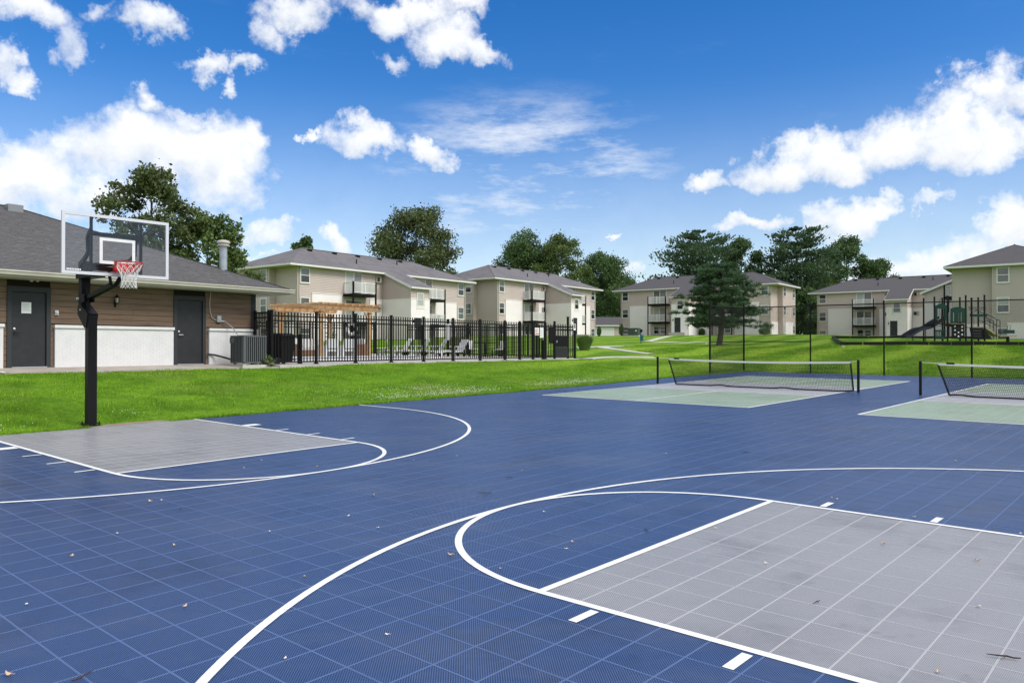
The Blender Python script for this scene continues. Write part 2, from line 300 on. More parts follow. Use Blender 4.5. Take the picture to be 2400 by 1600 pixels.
# ------------------------------------------------------------------ mesh helpers
class MB:
    def __init__(s, mir=1): s.v = []; s.f = []; s.m = []; s.mir = mir
    def add(s, vs, fs, mi=0):
        o = len(s.v)
        if s.mir < 0:
            s.v += [(x, -y, z) for x, y, z in vs]; s.f += [tuple(o+i for i in reversed(f)) for f in fs]
        else:
            s.v += [tuple(p) for p in vs]; s.f += [tuple(o+i for i in f) for f in fs]
        s.m += [mi]*len(fs); return s
    BF = [(0,3,2,1),(4,5,6,7),(0,1,5,4),(1,2,6,5),(2,3,7,6),(3,0,4,7)]
    def box(s, x0, y0, z0, x1, y1, z1, mi=0):
        return s.add([(x0,y0,z0),(x1,y0,z0),(x1,y1,z0),(x0,y1,z0),(x0,y0,z1),(x1,y0,z1),(x1,y1,z1),(x0,y1,z1)], s.BF, mi)
    def beam(s, p0, p1, w, h, mi=0, up=(0,0,1), w1=None, h1=None):
        p0, p1 = Vector(p0), Vector(p1); d = (p1-p0).normalized(); u = Vector(up)
        if abs(d.dot(u)) > .98: u = Vector((0,1,0))
        r = d.cross(u).normalized(); u = r.cross(d)
        vs = []
        for p, a, b in ((p0, w, h), (p1, w1 or w, h1 or h)):
            for sx, sy in ((-1,-1),(1,-1),(1,1),(-1,1)): vs.append(p + r*(sx*a/2) + u*(sy*b/2))
        return s.add(vs, [(3,2,1,0),(4,5,6,7),(0,1,5,4),(1,2,6,5),(2,3,7,6),(3,0,4,7)], mi)
    def tube(s, pts, r, n=8, mi=0, cap=True):
        pts = [Vector(p) for p in pts]; rs = r if isinstance(r, (list, tuple)) else [r]*len(pts); vs = []; fs = []
        ref = Vector((0,0,1))
        for i, p in enumerate(pts):
            d = (pts[min(i+1, len(pts)-1)] - pts[max(i-1, 0)]).normalized()
            a = ref if abs(d.dot(ref)) < .95 else Vector((1,0,0))
            x = d.cross(a).normalized(); y = d.cross(x)
            for k in range(n):
                t = 2*math.pi*k/n; vs.append(p + x*(rs[i]*math.cos(t)) + y*(rs[i]*math.sin(t)))
        for i in range(len(pts)-1):
            for k in range(n): fs.append((i*n+k, i*n+(k+1)%n, (i+1)*n+(k+1)%n, (i+1)*n+k))
        if cap: fs += [tuple(reversed(range(n))), tuple(range((len(pts)-1)*n, len(pts)*n))]
        return s.add(vs, fs, mi)
    def lathe(s, prof, n=16, c=(0,0,0), mi=0):
        vs = []; fs = []
        for r, z in prof:
            for k in range(n): t = 2*math.pi*k/n; vs.append((c[0]+r*math.cos(t), c[1]+r*math.sin(t), c[2]+z))
        for i in range(len(prof)-1):
            for k in range(n): fs.append((i*n+k, i*n+(k+1)%n, (i+1)*n+(k+1)%n, (i+1)*n+k))
        fs += [tuple(reversed(range(n))), tuple(range((len(prof)-1)*n, len(prof)*n))]
        return s.add(vs, fs, mi)
    def poly(s, pts, z0, z1, mi=0):          # vertical prism over a counter-clockwise outline
        n = len(pts)
        vs = [(x, y, z0) for x, y in pts] + [(x, y, z1) for x, y in pts]
        return s.add(vs, [tuple(reversed(range(n))), tuple(range(n, 2*n))] + [(i, (i+1)%n, n+(i+1)%n, n+i) for i in range(n)], mi)
    def prism_y(s, prof, y0, y1, mi=0):      # outline in x,z pushed along y
        n = len(prof)
        vs = [(x, y0, z) for x, z in prof] + [(x, y1, z) for x, z in prof]
        return s.add(vs, [tuple(range(n)), tuple(reversed(range(n, 2*n)))] + [((i+1)%n, i, n+i, n+(i+1)%n) for i in range(n)], mi)
    def prism_x(s, prof, x0, x1, mi=0):      # outline in y,z pushed along x
        n = len(prof)
        vs = [(x0, y, z) for y, z in prof] + [(x1, y, z) for y, z in prof]
        return s.add(vs, [tuple(reversed(range(n))), tuple(range(n, 2*n))] + [(i, (i+1)%n, n+(i+1)%n, n+i) for i in range(n)], mi)
    def ring(s, x0, z0, x1, z1, t, y0, y1, mi=0):   # upright rectangular frame, four bars butted end to end
        s.box(x0, y0, z0, x0+t, y1, z1, mi); s.box(x1-t, y0, z0, x1, y1, z1, mi)
        s.box(x0+t, y0, z0, x1-t, y1, z0+t, mi); s.box(x0+t, y0, z1-t, x1-t, y1, z1, mi); return s
    def mesh(s, name, mats, smooth=False):
        me = bpy.data.meshes.new(name); me.from_pydata([tuple(p) for p in s.v], [], s.f)
        for m in (mats if isinstance(mats, (list, tuple)) else [mats]): me.materials.append(MATS[m])
        me.polygons.foreach_set('material_index', s.m)
        if smooth: me.polygons.foreach_set('use_smooth', [True]*len(s.f))
        me.update(); return me
    def build(s, name, mats, parent=None, loc=None, rz=0, smooth=False):
        return link(name, s.mesh(name, mats, smooth), parent, loc, rz)
def link(name, me, parent=None, loc=None, rz=0):
    o = bpy.data.objects.new(name, me); COL.objects.link(o)
    if parent: o.parent = parent
    if loc is not None: o.location = loc
    if rz: o.rotation_euler = (0, 0, rz)
    return o
def np_mesh(name, V, F, mats, mi=None):
    """V (n,3), F (m,k) all faces of k corners"""
    me = bpy.data.meshes.new(name); V = np.asarray(V, dtype=np.float32); F = np.asarray(F, dtype=np.int32); k = F.shape[1]
    me.vertices.add(len(V)); me.vertices.foreach_set('co', V.ravel())
    me.loops.add(F.size); me.loops.foreach_set('vertex_index', F.ravel())
    me.polygons.add(len(F)); me.polygons.foreach_set('loop_start', np.arange(0, F.size, k, dtype=np.int32))
    for m in mats: me.materials.append(MATS[m])
    if mi is not None: me.polygons.foreach_set('material_index', np.asarray(mi, dtype=np.int32))
    me.polygons.foreach_set('use_smooth', np.zeros(len(F), dtype=bool)); me.update(calc_edges=True); me.validate(); return me
def shade_faces(o):
    n = len(o.data.polygons); r = rng.random(n)
    for nm, v in (('shade', np.clip((r-.72)/.28, 0, 1)*.8), ('depth', np.clip((.34-r)/.34, 0, 1)*.85)):
        a = o.data.attributes.new(nm, 'FLOAT', 'FACE'); a.data.foreach_set('value', v.astype(np.float32))
    return o
def tag(o, label, cat, group=None):
    o['label'] = label; o['category'] = cat
    if group: o['group'] = group
    return o
def thing(name, label, cat, loc, rz=0, group=None):
    o = bpy.data.objects.new(name, None); COL.objects.link(o); o.location = loc; o.rotation_euler = (0, 0, rz); o.empty_display_size = .3
    return tag(o, label, cat, group)
def structure(o): o['kind'] = 'structure'; return o
def stuff(o): o['kind'] = 'stuff'; return o
def copy_tree(o, parent=None):
    c = o.copy(); COL.objects.link(c)
    if parent: c.parent = parent
    for ch in list(o.children): copy_tree(ch, c)
    return c

# ------------------------------------------------------------------ frames: the court and the clubhouse/pool yard
CX, CY, YAW, CA, CB = -12.813, -51.541, .72378, .01271, .00665
SY_, CY_ = math.sin(YAW), math.cos(YAW)
def court(x, y, z=0.0):          # court feet (x across the lanes, y along them) -> world
    a, b = x-CX, y-CY
    return Vector((a*SY_ - b*CY_, a*CY_ + b*SY_, CA*x + CB*y + z))
def to_court(X, Y):
    return CX + X*SY_ + Y*CY_, CY - X*CY_ + Y*SY_
COURT_RZ = math.pi/2 - YAW
YD, YO = R(53), Vector((-29.5, 89.1, 0))
def yard(x, y, z=0.0):           # clubhouse/pool yard feet (x along the front wall, y into the building) -> world
    return Vector((YO.x + x*math.cos(YD) - y*math.sin(YD), YO.y + x*math.sin(YD) + y*math.cos(YD), z))
def to_yard(X, Y):
    a, b = X-YO.x, Y-YO.y; return a*math.cos(YD)+b*math.sin(YD), -a*math.sin(YD)+b*math.cos(YD)
def deck_z(y): return 3.05 + .016*(y+4.7)
def edge_y(x):                   # where the lawn meets the court
    return float(np.interp(x, [-40, 48, 78, 110], [-1.15, -1.15, .35, .35]))

# ------------------------------------------------------------------ terrain
ctrl = []
for x in range(-60, 103, 6): p = court(x, edge_y(x)+.2, -.02); ctrl.append(tuple(p))
for y in range(-90, 1, 10): p = court(101.0, y, -.02); ctrl.append(tuple(p))
for x, y in [(-40,-100),(0,-100),(50,-100),(-40,-40),(-40,-70),(100,-100)]: ctrl.append(tuple(court(x, y, -.02)))
for x in range(-60, 1, 12):
    ctrl.append(tuple(yard(x, -5.3, 2.82))); ctrl.append(tuple(yard(x, 0, 3.12))); ctrl.append(tuple(yard(x, 37, 3.6)))
for x in range(6, 62, 9):
    ctrl.append(tuple(yard(x, -6.4, 2.95))); ctrl.append(tuple(yard(x, 10, 3.1))); ctrl.append(tuple(yard(x, 38, 3.7)))
ctrl += [(14,150,4.45),(24,165,4.9),(33,200,5.3),(43,258,6.0),(52,300,7.6),(58.7,220,5.5),(20,128,3.0),(30,150,3.6),(45,140,3.0),
 (-63,225,6.5),(-40,245,7.2),(-6,300,9.2),(5,262,8.0),(20,320,9.5),(40,365,10.2),(56,396,10.8),(80,375,10.8),(118,350,10.8),(140,352,10.6),
 (150,386,9.4),(180,365,9.2),(214,340,8.8),(80.7,191,5.55),(105,188,5.5),(140,183,5.4),(92,232,7.4),(140,232,7.6),(160,215,7.2),(110,210,6.9),
 (60,150,3.6),(85,150,3.7),(110,140,3.3),(75,280,8.0),(110,300,8.8),(76,620,14.3),(0,620,14),(-200,300,7),(-150,150,4),(-150,60,2),(-100,20,-.2),
 (220,220,7.5),(260,120,4),(250,20,1),(150,60,.9),(0,-60,-.9),(-80,-60,-1),(100,-60,-.5),
 (0,1500,18),(1500,1500,18),(-1500,1500,16),(-1500,0,8),(1500,0,8),(0,-1500,0),(-1500,-1500,2),(1500,-1500,2),(300,600,14),(-300,600,14)]
K = np.array(ctrl, dtype=float); SC = 100.0
def tps(d): d = np.maximum(d, 1e-9); return d*d*np.log(d)
P2 = K[:, :2]/SC; nk = len(K)
A = tps(np.linalg.norm(P2[:, None]-P2[None], axis=2)) + np.eye(nk)*2e-4
B = np.hstack([np.ones((nk, 1)), P2])
SOL = np.linalg.solve(np.block([[A, B], [B.T, np.zeros((3, 3))]]), np.concatenate([K[:, 2], np.zeros(3)]))
def ground_np(X, Y):
    Q = np.stack([np.ravel(X), np.ravel(Y)], 1)/SC; out = np.zeros(len(Q))
    for i in range(0, len(Q), 20000):
        q = Q[i:i+20000]
        out[i:i+20000] = tps(np.linalg.norm(q[:, None]-P2[None], axis=2)) @ SOL[:nk] + SOL[nk] + q @ SOL[nk+1:]
    return out.reshape(np.shape(X))
def ground(x, y): return float(ground_np(np.array([x]), np.array([y]))[0])
def in_court_np(X, Y, m=0.0):
    cx = CX + X*SY_ + Y*CY_; cy = CY - X*CY_ + Y*SY_
    e = np.interp(cx, [-40, 48, 78, 110], [-1.15, -1.15, .35, .35])
    return (cx < 101+m) & (cx > -60) & (cy < e+m) & (cy > -100), cx, cy
def in_yard_np(X, Y):
    a = X-YO.x; b = Y-YO.y
    return a*math.cos(YD)+b*math.sin(YD), -a*math.sin(YD)+b*math.cos(YD)
def axis(parts):
    a = []
    for lo, hi, st in parts: a += list(np.arange(lo, hi, st))
    return np.array(a + [parts[-1][1]])
gx = axis([(-1600,-400,200),(-400,-150,25),(-150,-70,6),(-70,140,1.6),(140,260,6),(260,500,24),(500,1600,200)])
gy = axis([(-1500,-200,200),(-200,0,25),(0,36,4),(36,135,1.6),(135,240,3),(240,420,8),(420,800,40),(800,2600,200)])
GX, GY = np.meshgrid(gx, gy); GZ = ground_np(GX, GY)
inc, ccx, ccy = in_court_np(GX, GY); GZ = np.where(inc, np.minimum(GZ, CA*ccx+CB*ccy-.3), GZ)
yx, yy = in_yard_np(GX, GY)
deck_in = (yx > -1) & (yx < 62.2) & (yy > -6.2) & (yy < 38); GZ = np.where(deck_in, np.minimum(GZ, 2.6), GZ)
club_in = (yx > -61) & (yx < 1) & (yy > -5.0) & (yy < 36); GZ = np.where(club_in, np.minimum(GZ, 2.4), GZ)
lump = (np.sin(GX*.9)*np.cos(GY*.8+GX*.3)*.03 + np.sin(GX*.33+1)*np.sin(GY*.41)*.05)
GZ = GZ + np.where(inc | deck_in | club_in, 0, lump)
ny, nx = GX.shape; idx = np.arange(ny*nx).reshape(ny, nx)
F = np.stack([idx[:-1,:-1], idx[:-1,1:], idx[1:,1:], idx[1:,:-1]], -1).reshape(-1, 4)
lawn = link('lawn', np_mesh('lawn', np.stack([GX.ravel(), GY.ravel(), GZ.ravel()], 1), F, ['lawn'])); structure(lawn)
lawn.data.polygons.foreach_set('use_smooth', [True]*len(lawn.data.polygons))

# grass blades: too many to count
def blades(name, n, box, hlo, hhi, wd, lab):
    X = rng.uniform(box[0], box[1], n); Y = rng.uniform(box[2], box[3], n)
    ic, cx_, cy_ = in_court_np(X, Y, -.08); a, b = in_yard_np(X, Y)
    bad = ic | ((a > -61) & (a < 1.6) & (b > -5.35) & (b < 38)) | ((a > -1) & (a < 62.4) & (b > -6.4) & (b < 38)) | (cx_ < -16) | (Y > box[3])
    soil = ((cx_-8.0)/2.6)**2 + ((cy_+.6)/.8)**2 < 1
    bad |= soil
    X, Y = X[~bad], Y[~bad]; n = len(X)
    Z = ground_np(X, Y) - .02 + (np.sin(X*.9)*np.cos(Y*.8+X*.3)*.03 + np.sin(X*.33+1)*np.sin(Y*.41)*.05)
    t = rng.uniform(0, 2*np.pi, n); h = rng.uniform(hlo, hhi, n)*(.7+.5*(np.sin(X*.7+np.sin(Y*.5)*2)*.5+.5)); lean = rng.uniform(.05, .55, n)*h; la = rng.uniform(0, 2*np.pi, n)
    c, s = np.cos(t)*wd, np.sin(t)*wd
    V = np.stack([np.stack([X-c, Y-s, Z], 1), np.stack([X+c, Y+s, Z], 1), np.stack([X+np.cos(la)*lean, Y+np.sin(la)*lean, Z+h], 1)], 1).reshape(-1, 3)
    o = shade_faces(link(name, np_mesh(name, V, np.arange(n*3).reshape(-1, 3), ['blade']))); stuff(tag(o, lab, 'grass')); return o
blades('grass', 330000, (-62, 46, 40, 128), .07, .21, .026, 'bright green mown grass between the court and the clubhouse')
blades('grass', 170000, (25, 135, 84, 190), .10, .24, .05, 'bright green mown grass on the slope behind the chain link fence')
# tufts leaning over the edge of the court
def edge_grass():
    n = 26000; x = rng.uniform(-16, 101, n); y = np.interp(x, [-40, 48, 78, 110], [-1.15, -1.15, .35, .35]) + np.abs(rng.normal(0, .28, n)) - .16 + .12*np.sin(x*.9)*np.sin(x*.23)
    ok = ~((np.abs(x-8.0) < 2.4)); x, y = x[ok], y[ok]; n = len(x)
    a, b = x-CX, y-CY; X = a*SY_-b*CY_; Y = a*CY_+b*SY_; Z = CA*x+CB*y-.03
    t = rng.uniform(0, 2*np.pi, n); h = rng.uniform(.12, .30, n); la = rng.uniform(0, 2*np.pi, n); le = rng.uniform(.2, .9, n)*h; c, s = np.cos(t)*.025, np.sin(t)*.025
    V = np.stack([np.stack([X-c, Y-s, Z], 1), np.stack([X+c, Y+s, Z], 1), np.stack([X+np.cos(la)*le, Y+np.sin(la)*le, Z+h], 1)], 1).reshape(-1, 3)
    stuff(tag(shade_faces(link('grass', np_mesh('grass', V, np.arange(n*3).reshape(-1, 3), ['blade']))), 'longer grass leaning over the edge of the court', 'grass'))
edge_grass()
# white clover in patches
def clover():
    V = []; F = []
    spots = [(36,-.2,3.2,.9,260),(41,.1,3.5,1.0,260),(31,.0,2.2,.8,120),(60,.9,5.0,.9,330),(54,.6,3,.8,120),(38,3.2,3.5,.9,110),(-.5,-.3,1.6,.7,70),(30,2.6,5,1.5,60),(9.5,1.6,1,.5,16),(70,2,7,2.2,90)]
    for sx, sy, rx, ry, n in spots:
        for _ in range(n):
            x, y = sx+random.gauss(0, rx*.7), sy+.2+abs(random.gauss(0, ry*1.5)); p = court(x, y); z = ground(p.x, p.y)+random.uniform(.10, .2); r = random.uniform(.02, .042)
            o = len(V); V += [(p.x+r, p.y, z), (p.x-r, p.y, z), (p.x, p.y+r, z), (p.x, p.y-r, z), (p.x, p.y, z+r*1.2), (p.x, p.y, z-r)]
            F += [(o, o+2, o+4), (o+2, o+1, o+4), (o+1, o+3, o+4), (o+3, o, o+4), (o+2, o, o+5), (o+1, o+2, o+5), (o+3, o+1, o+5), (o, o+3, o+5)]
    stuff(tag(link('clover', np_mesh('clover', V, F, ['clover'])), 'white clover flowering in patches along the court edge', 'clover'))
clover()
# bare earth beside the hoop
mb = MB(); n = 26
pts = [(8.0+2.5*math.cos(2*math.pi*i/n)*(1+.12*math.sin(3.3*i)), -.55+.72*math.sin(2*math.pi*i/n)*(1+.15*math.cos(2.1*i))) for i in range(n)]
vs = [tuple(court(x, y, .05)) for x, y in pts] + [tuple(court(8.0, -.5, .08))]
mb.add(vs, [(i, (i+1) % n, n) for i in range(n)]); structure(mb.build('bare_soil', ['soil']))

# ------------------------------------------------------------------ the sport court: slab, tiles, painted lines
ex = Vector((SY_, CY_, CA)).normalized(); ey = Vector((-CY_, SY_, CB)); ez = ex.cross(ey).normalized(); ey = ez.cross(ex).normalized()
CM = Matrix((ex, ey, ez)).transposed().to_4x4(); CM.translation = court(0, 0)
def on_court(o): o.matrix_world = CM; return o
mb = MB(); mb.poly([(-30,-90),(101,-90),(101,.55),(78,.55),(48,-.95),(-30,-.95)], -.45, -.012)
slab = structure(on_court(mb.build('court', ['slab'])))
TH = .05                         # height of a tile
def zone(i, j):                  # colour of the tile whose lower corner is i, j
    x, y = i+.5, j+.5
    if 0 < x < 12 and (y > -19 or -60 < y < -41): return 1
    for lo in (-26, -54):
        if lo < y < lo+20:
            if 43 < x < 58 or 72 < x < 87: return 2
            if 58 < x < 72: return 3
    return 0
TM = [('rim_blue','tile_blue'),('rim_grey','tile_grey'),('rim_green','tile_green'),('rim_lilac','tile_lilac')]
g, lw, rc = .0012, .0165, .005
def tile_vf(x, y, dz=0):
    o = [(x+g,y+g),(x+1-g,y+g),(x+1-g,y+1-g),(x+g,y+1-g)]; q = [(x+g+lw,y+g+lw),(x+1-g-lw,y+g+lw),(x+1-g-lw,y+1-g-lw),(x+g+lw,y+1-g-lw)]
    V = [(a,b,-.01) for a,b in o]+[(a,b,TH+dz) for a,b in o]+[(a,b,TH+dz) for a,b in q]+[(a,b,TH-rc+dz) for a,b in q]
    Fr = [(i,(i+1)%4,4+(i+1)%4,4+i) for i in range(4)]+[(4+i,4+(i+1)%4,8+(i+1)%4,8+i) for i in range(4)]+[(8+i,8+(i+1)%4,12+(i+1)%4,12+i) for i in range(4)]
    return V, Fr, (12,13,14,15)
tiles = [(i, j) for i in range(-26, 100) for j in range(-76, 0) if not (j == -1 and i < 62) ]
def seen(i, j):
    p = court(i+.5, j+.5); return p.y > 3 and abs(p.x) < .70*p.y+1 and (p.z-4.97)/p.y > -.47
order = sorted((t for t in tiles if seen(*t)), key=lambda t: (court(t[0]+.5, t[1]+.5)).length)
near = order[:300]; nearset = set(near); tmesh = {}
for k in range(4):
    b_ = MB(); V, Fr, q = tile_vf(0, 0); b_.add(V, Fr, 0); b_.add([V[i] for i in q], [(0,1,2,3)], 1); tmesh[k] = b_.mesh('tile', TM[k])
for i, j in near:
    o = link('tile', tmesh[zone(i, j)], slab, (i, j, random.uniform(0, .004)))
b_V = []; b_F = []; b_m = []
for i, j in tiles:
    if (i, j) in nearset: continue
    V, Fr, q = tile_vf(i, j, random.uniform(0, .003)); o = len(b_V); k = zone(i, j)
    b_V += V; b_F += [tuple(o+a for a in f) for f in Fr]+[tuple(o+a for a in q)]; b_m += [2*k]*12+[2*k+1]
rest = link('tile_field', np_mesh('tile_field', b_V, b_F, [m for p in TM for m in p], b_m), slab); stuff(rest)

ZL = TH+.008
def line_strip(pts, wd, closed=False):      # flat painted ribbon along a polyline
    m_ = MB(); n = len(pts); vs = []
    for i, p in enumerate(pts):
        a = Vector(pts[max(i-1, 0)]); b = Vector(pts[min(i+1, n-1)]); d = (b-a).normalized(); nn = Vector((-d.y, d.x))*wd/2
        vs += [(p[0]+nn.x, p[1]+nn.y, ZL), (p[0]-nn.x, p[1]-nn.y, ZL)]
    return m_.add(vs, [(2*i+1, 2*i+3, 2*i+2, 2*i) for i in range(n-1)])
zoff = [0]
def line(pts, wd=.19, name='court_line'):
    zoff[0] += 1; o = line_strip(pts, wd).build(name, ['line_white'], slab); o.location.z = .0012*(zoff[0] % 7); return o
def arc(cx, cy, r, a0, a1, n=90): return [(cx+r*math.cos(R(a0+(a1-a0)*i/n)), cy+r*math.sin(R(a0+(a1-a0)*i/n))) for i in range(n+1)]
# left half court (hoop at y = 0)
line([(0,-1.1),(0,-19)]); line([(12,-1.1),(12,-19)]); line([(-.08,-19),(12.08,-19)])
line(arc(6,-19,6,180,360)); line([(25.75,-1.1),(25.75,-5.25)] + arc(6,-5.25,19.75,0,-180) + [(-13.75,-1.1)], .19, 'three_point_line')
for yb in (11.083, 14.25, 17.42):
    for xs, sg in ((0,-1),(12,1)): line([(xs+sg*.16,-yb),(xs+sg*.95,-yb)], .17, 'lane_mark')
for xs, sg in ((0,-1),(12,1)): line([(xs+sg*.16,-7.5),(xs+sg*1.1,-7.5)], .8, 'lane_block')
# right half court
line([(0,-60),(0,-41)]); line([(12,-60),(12,-41)]); line([(-.08,-41),(12.08,-41)])
line(arc(6,-41,6,0,180)); line([(25.75,-60),(25.75,-54.75)] + arc(6,-54.75,19.75,0,180) + [(-13.75,-60)], .19, 'three_point_line')
for yb in (42.58, 45.75, 48.9):
    for xs, sg in ((0,-1),(12,1)): line([(xs+sg*.2,-yb),(xs+sg*.95,-yb)], .2, 'lane_mark')
for xs, sg in ((0,-1),(12,1)): line([(xs+sg*.16,-52.5),(xs+sg*1.1,-52.5)], .8, 'lane_block')
for lo in (-26, -54):
    hi = lo+20
    for x in (43, 58, 72, 87): line([(x, lo-.08), (x, hi+.08)])
    line([(43, lo), (87, lo)]); line([(43, hi), (87, hi)]); line([(43, lo+10), (58, lo+10)]); line([(72, lo+10), (87, lo+10)])

# ------------------------------------------------------------------ paving round the clubhouse and the pool
def slab_local(name, pts, zf, depth, m_):
    mb = MB(); n = len(pts); top = [tuple(yard(x, y, zf(x, y))) for x, y in pts]; bot = [(p[0], p[1], p[2]-depth) for p in top]
    mb.add(bot+top, [tuple(reversed(range(n))), tuple(range(n, 2*n))]+[(i, (i+1)%n, n+(i+1)%n, n+i) for i in range(n)])
    return structure(mb.build(name, [m_]))
slab_local('concrete_apron', [(-62,-5.2),(-4,-5.0),(-2.2,-6.1),(-1.15,-6.2),(-1.15,.02),(-62,.02)], lambda x, y: 3.16+.055*y if y > -5.6 else 2.86, 1.2, 'concrete_brown')
deck = slab_local('pool_deck', [(-1.1,-6.2),(62,-6.2),(62,-4),(62,8),(0.2,8),(0.2,0.1),(-1.1,.1)], lambda x, y: deck_z(y), 1.2, 'concrete')
slab_local('pool_deck', [(.2,18),(62,18),(62,38),(.2,38)], lambda x, y: deck_z(y), 1.2, 'concrete')
slab_local('pool_deck', [(.2,8.004),(12,8.004),(12,17.996),(.2,17.996)], lambda x, y: deck_z(y), 1.2, 'concrete')
slab_local('pool_deck', [(44,8.004),(62,8.004),(62,17.996),(44,17.996)], lambda x, y: deck_z(y), 1.2, 'concrete')
slab_local('pool_water', [(12,8),(44,8),(44,18),(12,18)], lambda x, y: 2.75, .5, 'water')
mb = MB()
for a, b, c, d in ((11.6,17.9,44.4,18.5),(11.6,7.5,44.4,8.1)):
    top = [tuple(yard(x, y, deck_z(y)+.16)) for x, y in ((a,b),(c,b),(c,d),(a,d))]; bt = [(p[0],p[1],p[2]-.2) for p in top]
    mb.add(bt+top, MB.BF)
structure(mb.build('pool_coping', ['coping']))
mb = MB(); mb.add([tuple(yard(x, 17.88, z)) for x, z in ((12,2.5),(44,2.5),(44,3.3),(12,3.3))], [(0,1,2,3)]); structure(mb.build('pool_tile_band', ['pool_tile']))

def ribbon(name, pts, wd, m_='concrete', lift=.10):
    # smooth polyline draped over the lawn
    P = []
    for i in range(len(pts)-1):
        a, b = Vector(pts[i]), Vector(pts[i+1]); n = max(1, int((b-a).length/2.0))
        P += [a.lerp(b, k/n) for k in range(n)]
    P.append(Vector(pts[-1])); vs = []; n = len(P)
    for i, p in enumerate(P):
        d = (P[min(i+1, n-1)]-P[max(i-1, 0)]).normalized(); q = Vector((-d.y, d.x))*wd/2
        for s in (1, -1):
            x, y = p.x+s*q.x, p.y+s*q.y; z = ground(x, y)
            vs += [(x, y, z+lift), (x, y, z-.4)]
    fs = []
    for i in range(n-1):
        a, b = 4*i, 4*i+4
        fs += [(a, a+2, b+2, b), (a, b, b+1, a+1), (a+2, a+3, b+3, b+2)]
    mb = MB(); mb.add(vs, fs); return structure(mb.build(name, [m_]))
def curve(ps, n=8):              # Catmull-Rom
    out = []; q = [ps[0]]+list(ps)+[ps[-1]]
    for i in range(1, len(q)-2):
        p0, p1, p2, p3 = [Vector(v) for v in q[i-1:i+3]]
        for k in range(n):
            t = k/n; out.append(.5*((2*p1)+(-p0+p2)*t+(2*p0-5*p1+4*p2-p3)*t*t+(-p0+3*p1-3*p2+p3)*t**3))
    return out+[Vector(ps[-1])]
ribbon('path', curve([(12.5,131.5),(14.5,134.5),(19,136),(25,136.2)]), 2.6)
ribbon('path', curve([(12.6,162),(17.2,166),(21,172),(27.5,189),(31,206)]), 3.0)
ribbon('path', curve([(19.5,171),(19.2,160),(22,152.5),(26.6,147.5)]), 2.6, lift=.14)
ribbon('path', curve([(49.5,287),(54,272),(59,262),(68,257)]), 2.6)
ribbon('path', curve([(50,288),(58,312),(70,345)]), 2.8, lift=.14)

# ------------------------------------------------------------------ clubhouse
club = thing('clubhouse', 'single storey clubhouse with brown plank siding, white brick and grey shingle roof', 'clubhouse', (YO.x, YO.y, 3.2), YD)
D_, EZ, PIT = 37.0, 8.45, .42
mb = MB(); mb.box(-62, .12, -1, -.12, D_-.1, 9.0); mb.build('wall', ['wood_groove'], club)
# openings on the front wall, local x
def cx_of(px):
    r = (px-1200)/1821; return (43.7+70.2*r)/(.6018-.7986*r)-23.65
D1 = (-25.4, -21.8); D2 = (-9.85, -6.2)      # outer edges of the two door frames
BR = [(-62,-25.75,0,3.62),(-21.5,-9.98,0,3.62),(-5.9,-.02,0,3.62)]
# brown planks, each its own piece, cut at the door frames and resting on the brick
ph = .555; zk = [0.02+i*ph for i in range(16)]
for z in zk:
    z1 = min(z+ph-.03, 8.9)
    if z1-z < .1: continue
    segs = []
    for x0, x1 in ((-62, D1[0]), (D1[1], D2[0]), (D2[1], -.55)):
        bz = 3.97
        if z+.3 > bz: segs.append((x0, x1))
        else:                    # below the brick ledge only the narrow strips beside the doors show siding
            if x0 < -50: segs.append((-25.72, x1))
            elif x1 == D2[0]: segs.append((x0, -21.53))
            else: segs.append((x0, -5.93))
    for x0, x1 in segs:
        lo = z if (z+.3 <= 3.97 or z > 3.97) else 3.97
        while x1-x0 > 11: 
            c = x0+random.uniform(7, 10); MB().box(x0, -.03-random.uniform(0,.02), lo, c-.012, .2, z1).build('plank', ['wood_siding'], club); x0 = c
        MB().box(x0, -.03-random.uniform(0,.02), lo, x1, .2, z1).build('plank', ['wood_siding'], club)
    # the right end wall
    MB().box(-.2, .55, z, .02, D_-.4, z1).build('plank', ['wood_siding'], club)
MB().box(-.55, -.08, 3.97, .08, .5, 8.9).build('corner_board', ['trim_charcoal'], club)
# white painted brick: real bricks, joined per panel because there are hundreds
def bricks(x0, x1, z0, z1, y, parent, ends=True):
    mb = MB(); mb.box(x0+.01, y+.008, z0, x1-.01, .12, z1, 1)
    bl, bh, j = .667, .222, .008; row = 0; z = z0
    while z+bh < z1+.01:
        x = x0-(bl/2 if row % 2 else 0)
        while x < x1:
            a, b = max(x+j/2, x0), min(x+bl-j/2, x1)
            if b-a > .05: mb.box(a, y-random.uniform(0,.006), z+j/2, b, y+.2, z+bh-j/2, 0)
            x += bl
        z += bh; row += 1
    o = mb.build('brick_field', ['brick_white', 'mortar_white'], parent); stuff(o); return o
for x0, x1, z0, z1 in BR:
    bricks(x0, x1, z0-.3, z1-.05, -.32, club)
    MB().box(x0-.06, -.46, z1-.04, x1+.06, .1, z1+.24).build('brick_ledge', ['brick_white'], club)
    MB().box(x0-.05, -.42, z1+.243, x1+.05, .1, z1+.33).build('ledge_flashing', ['black_matt'], club)
MB().box(.0, -.3, -.3, .3, 8, 3.58).build('brick_return', ['brick_white'], club)
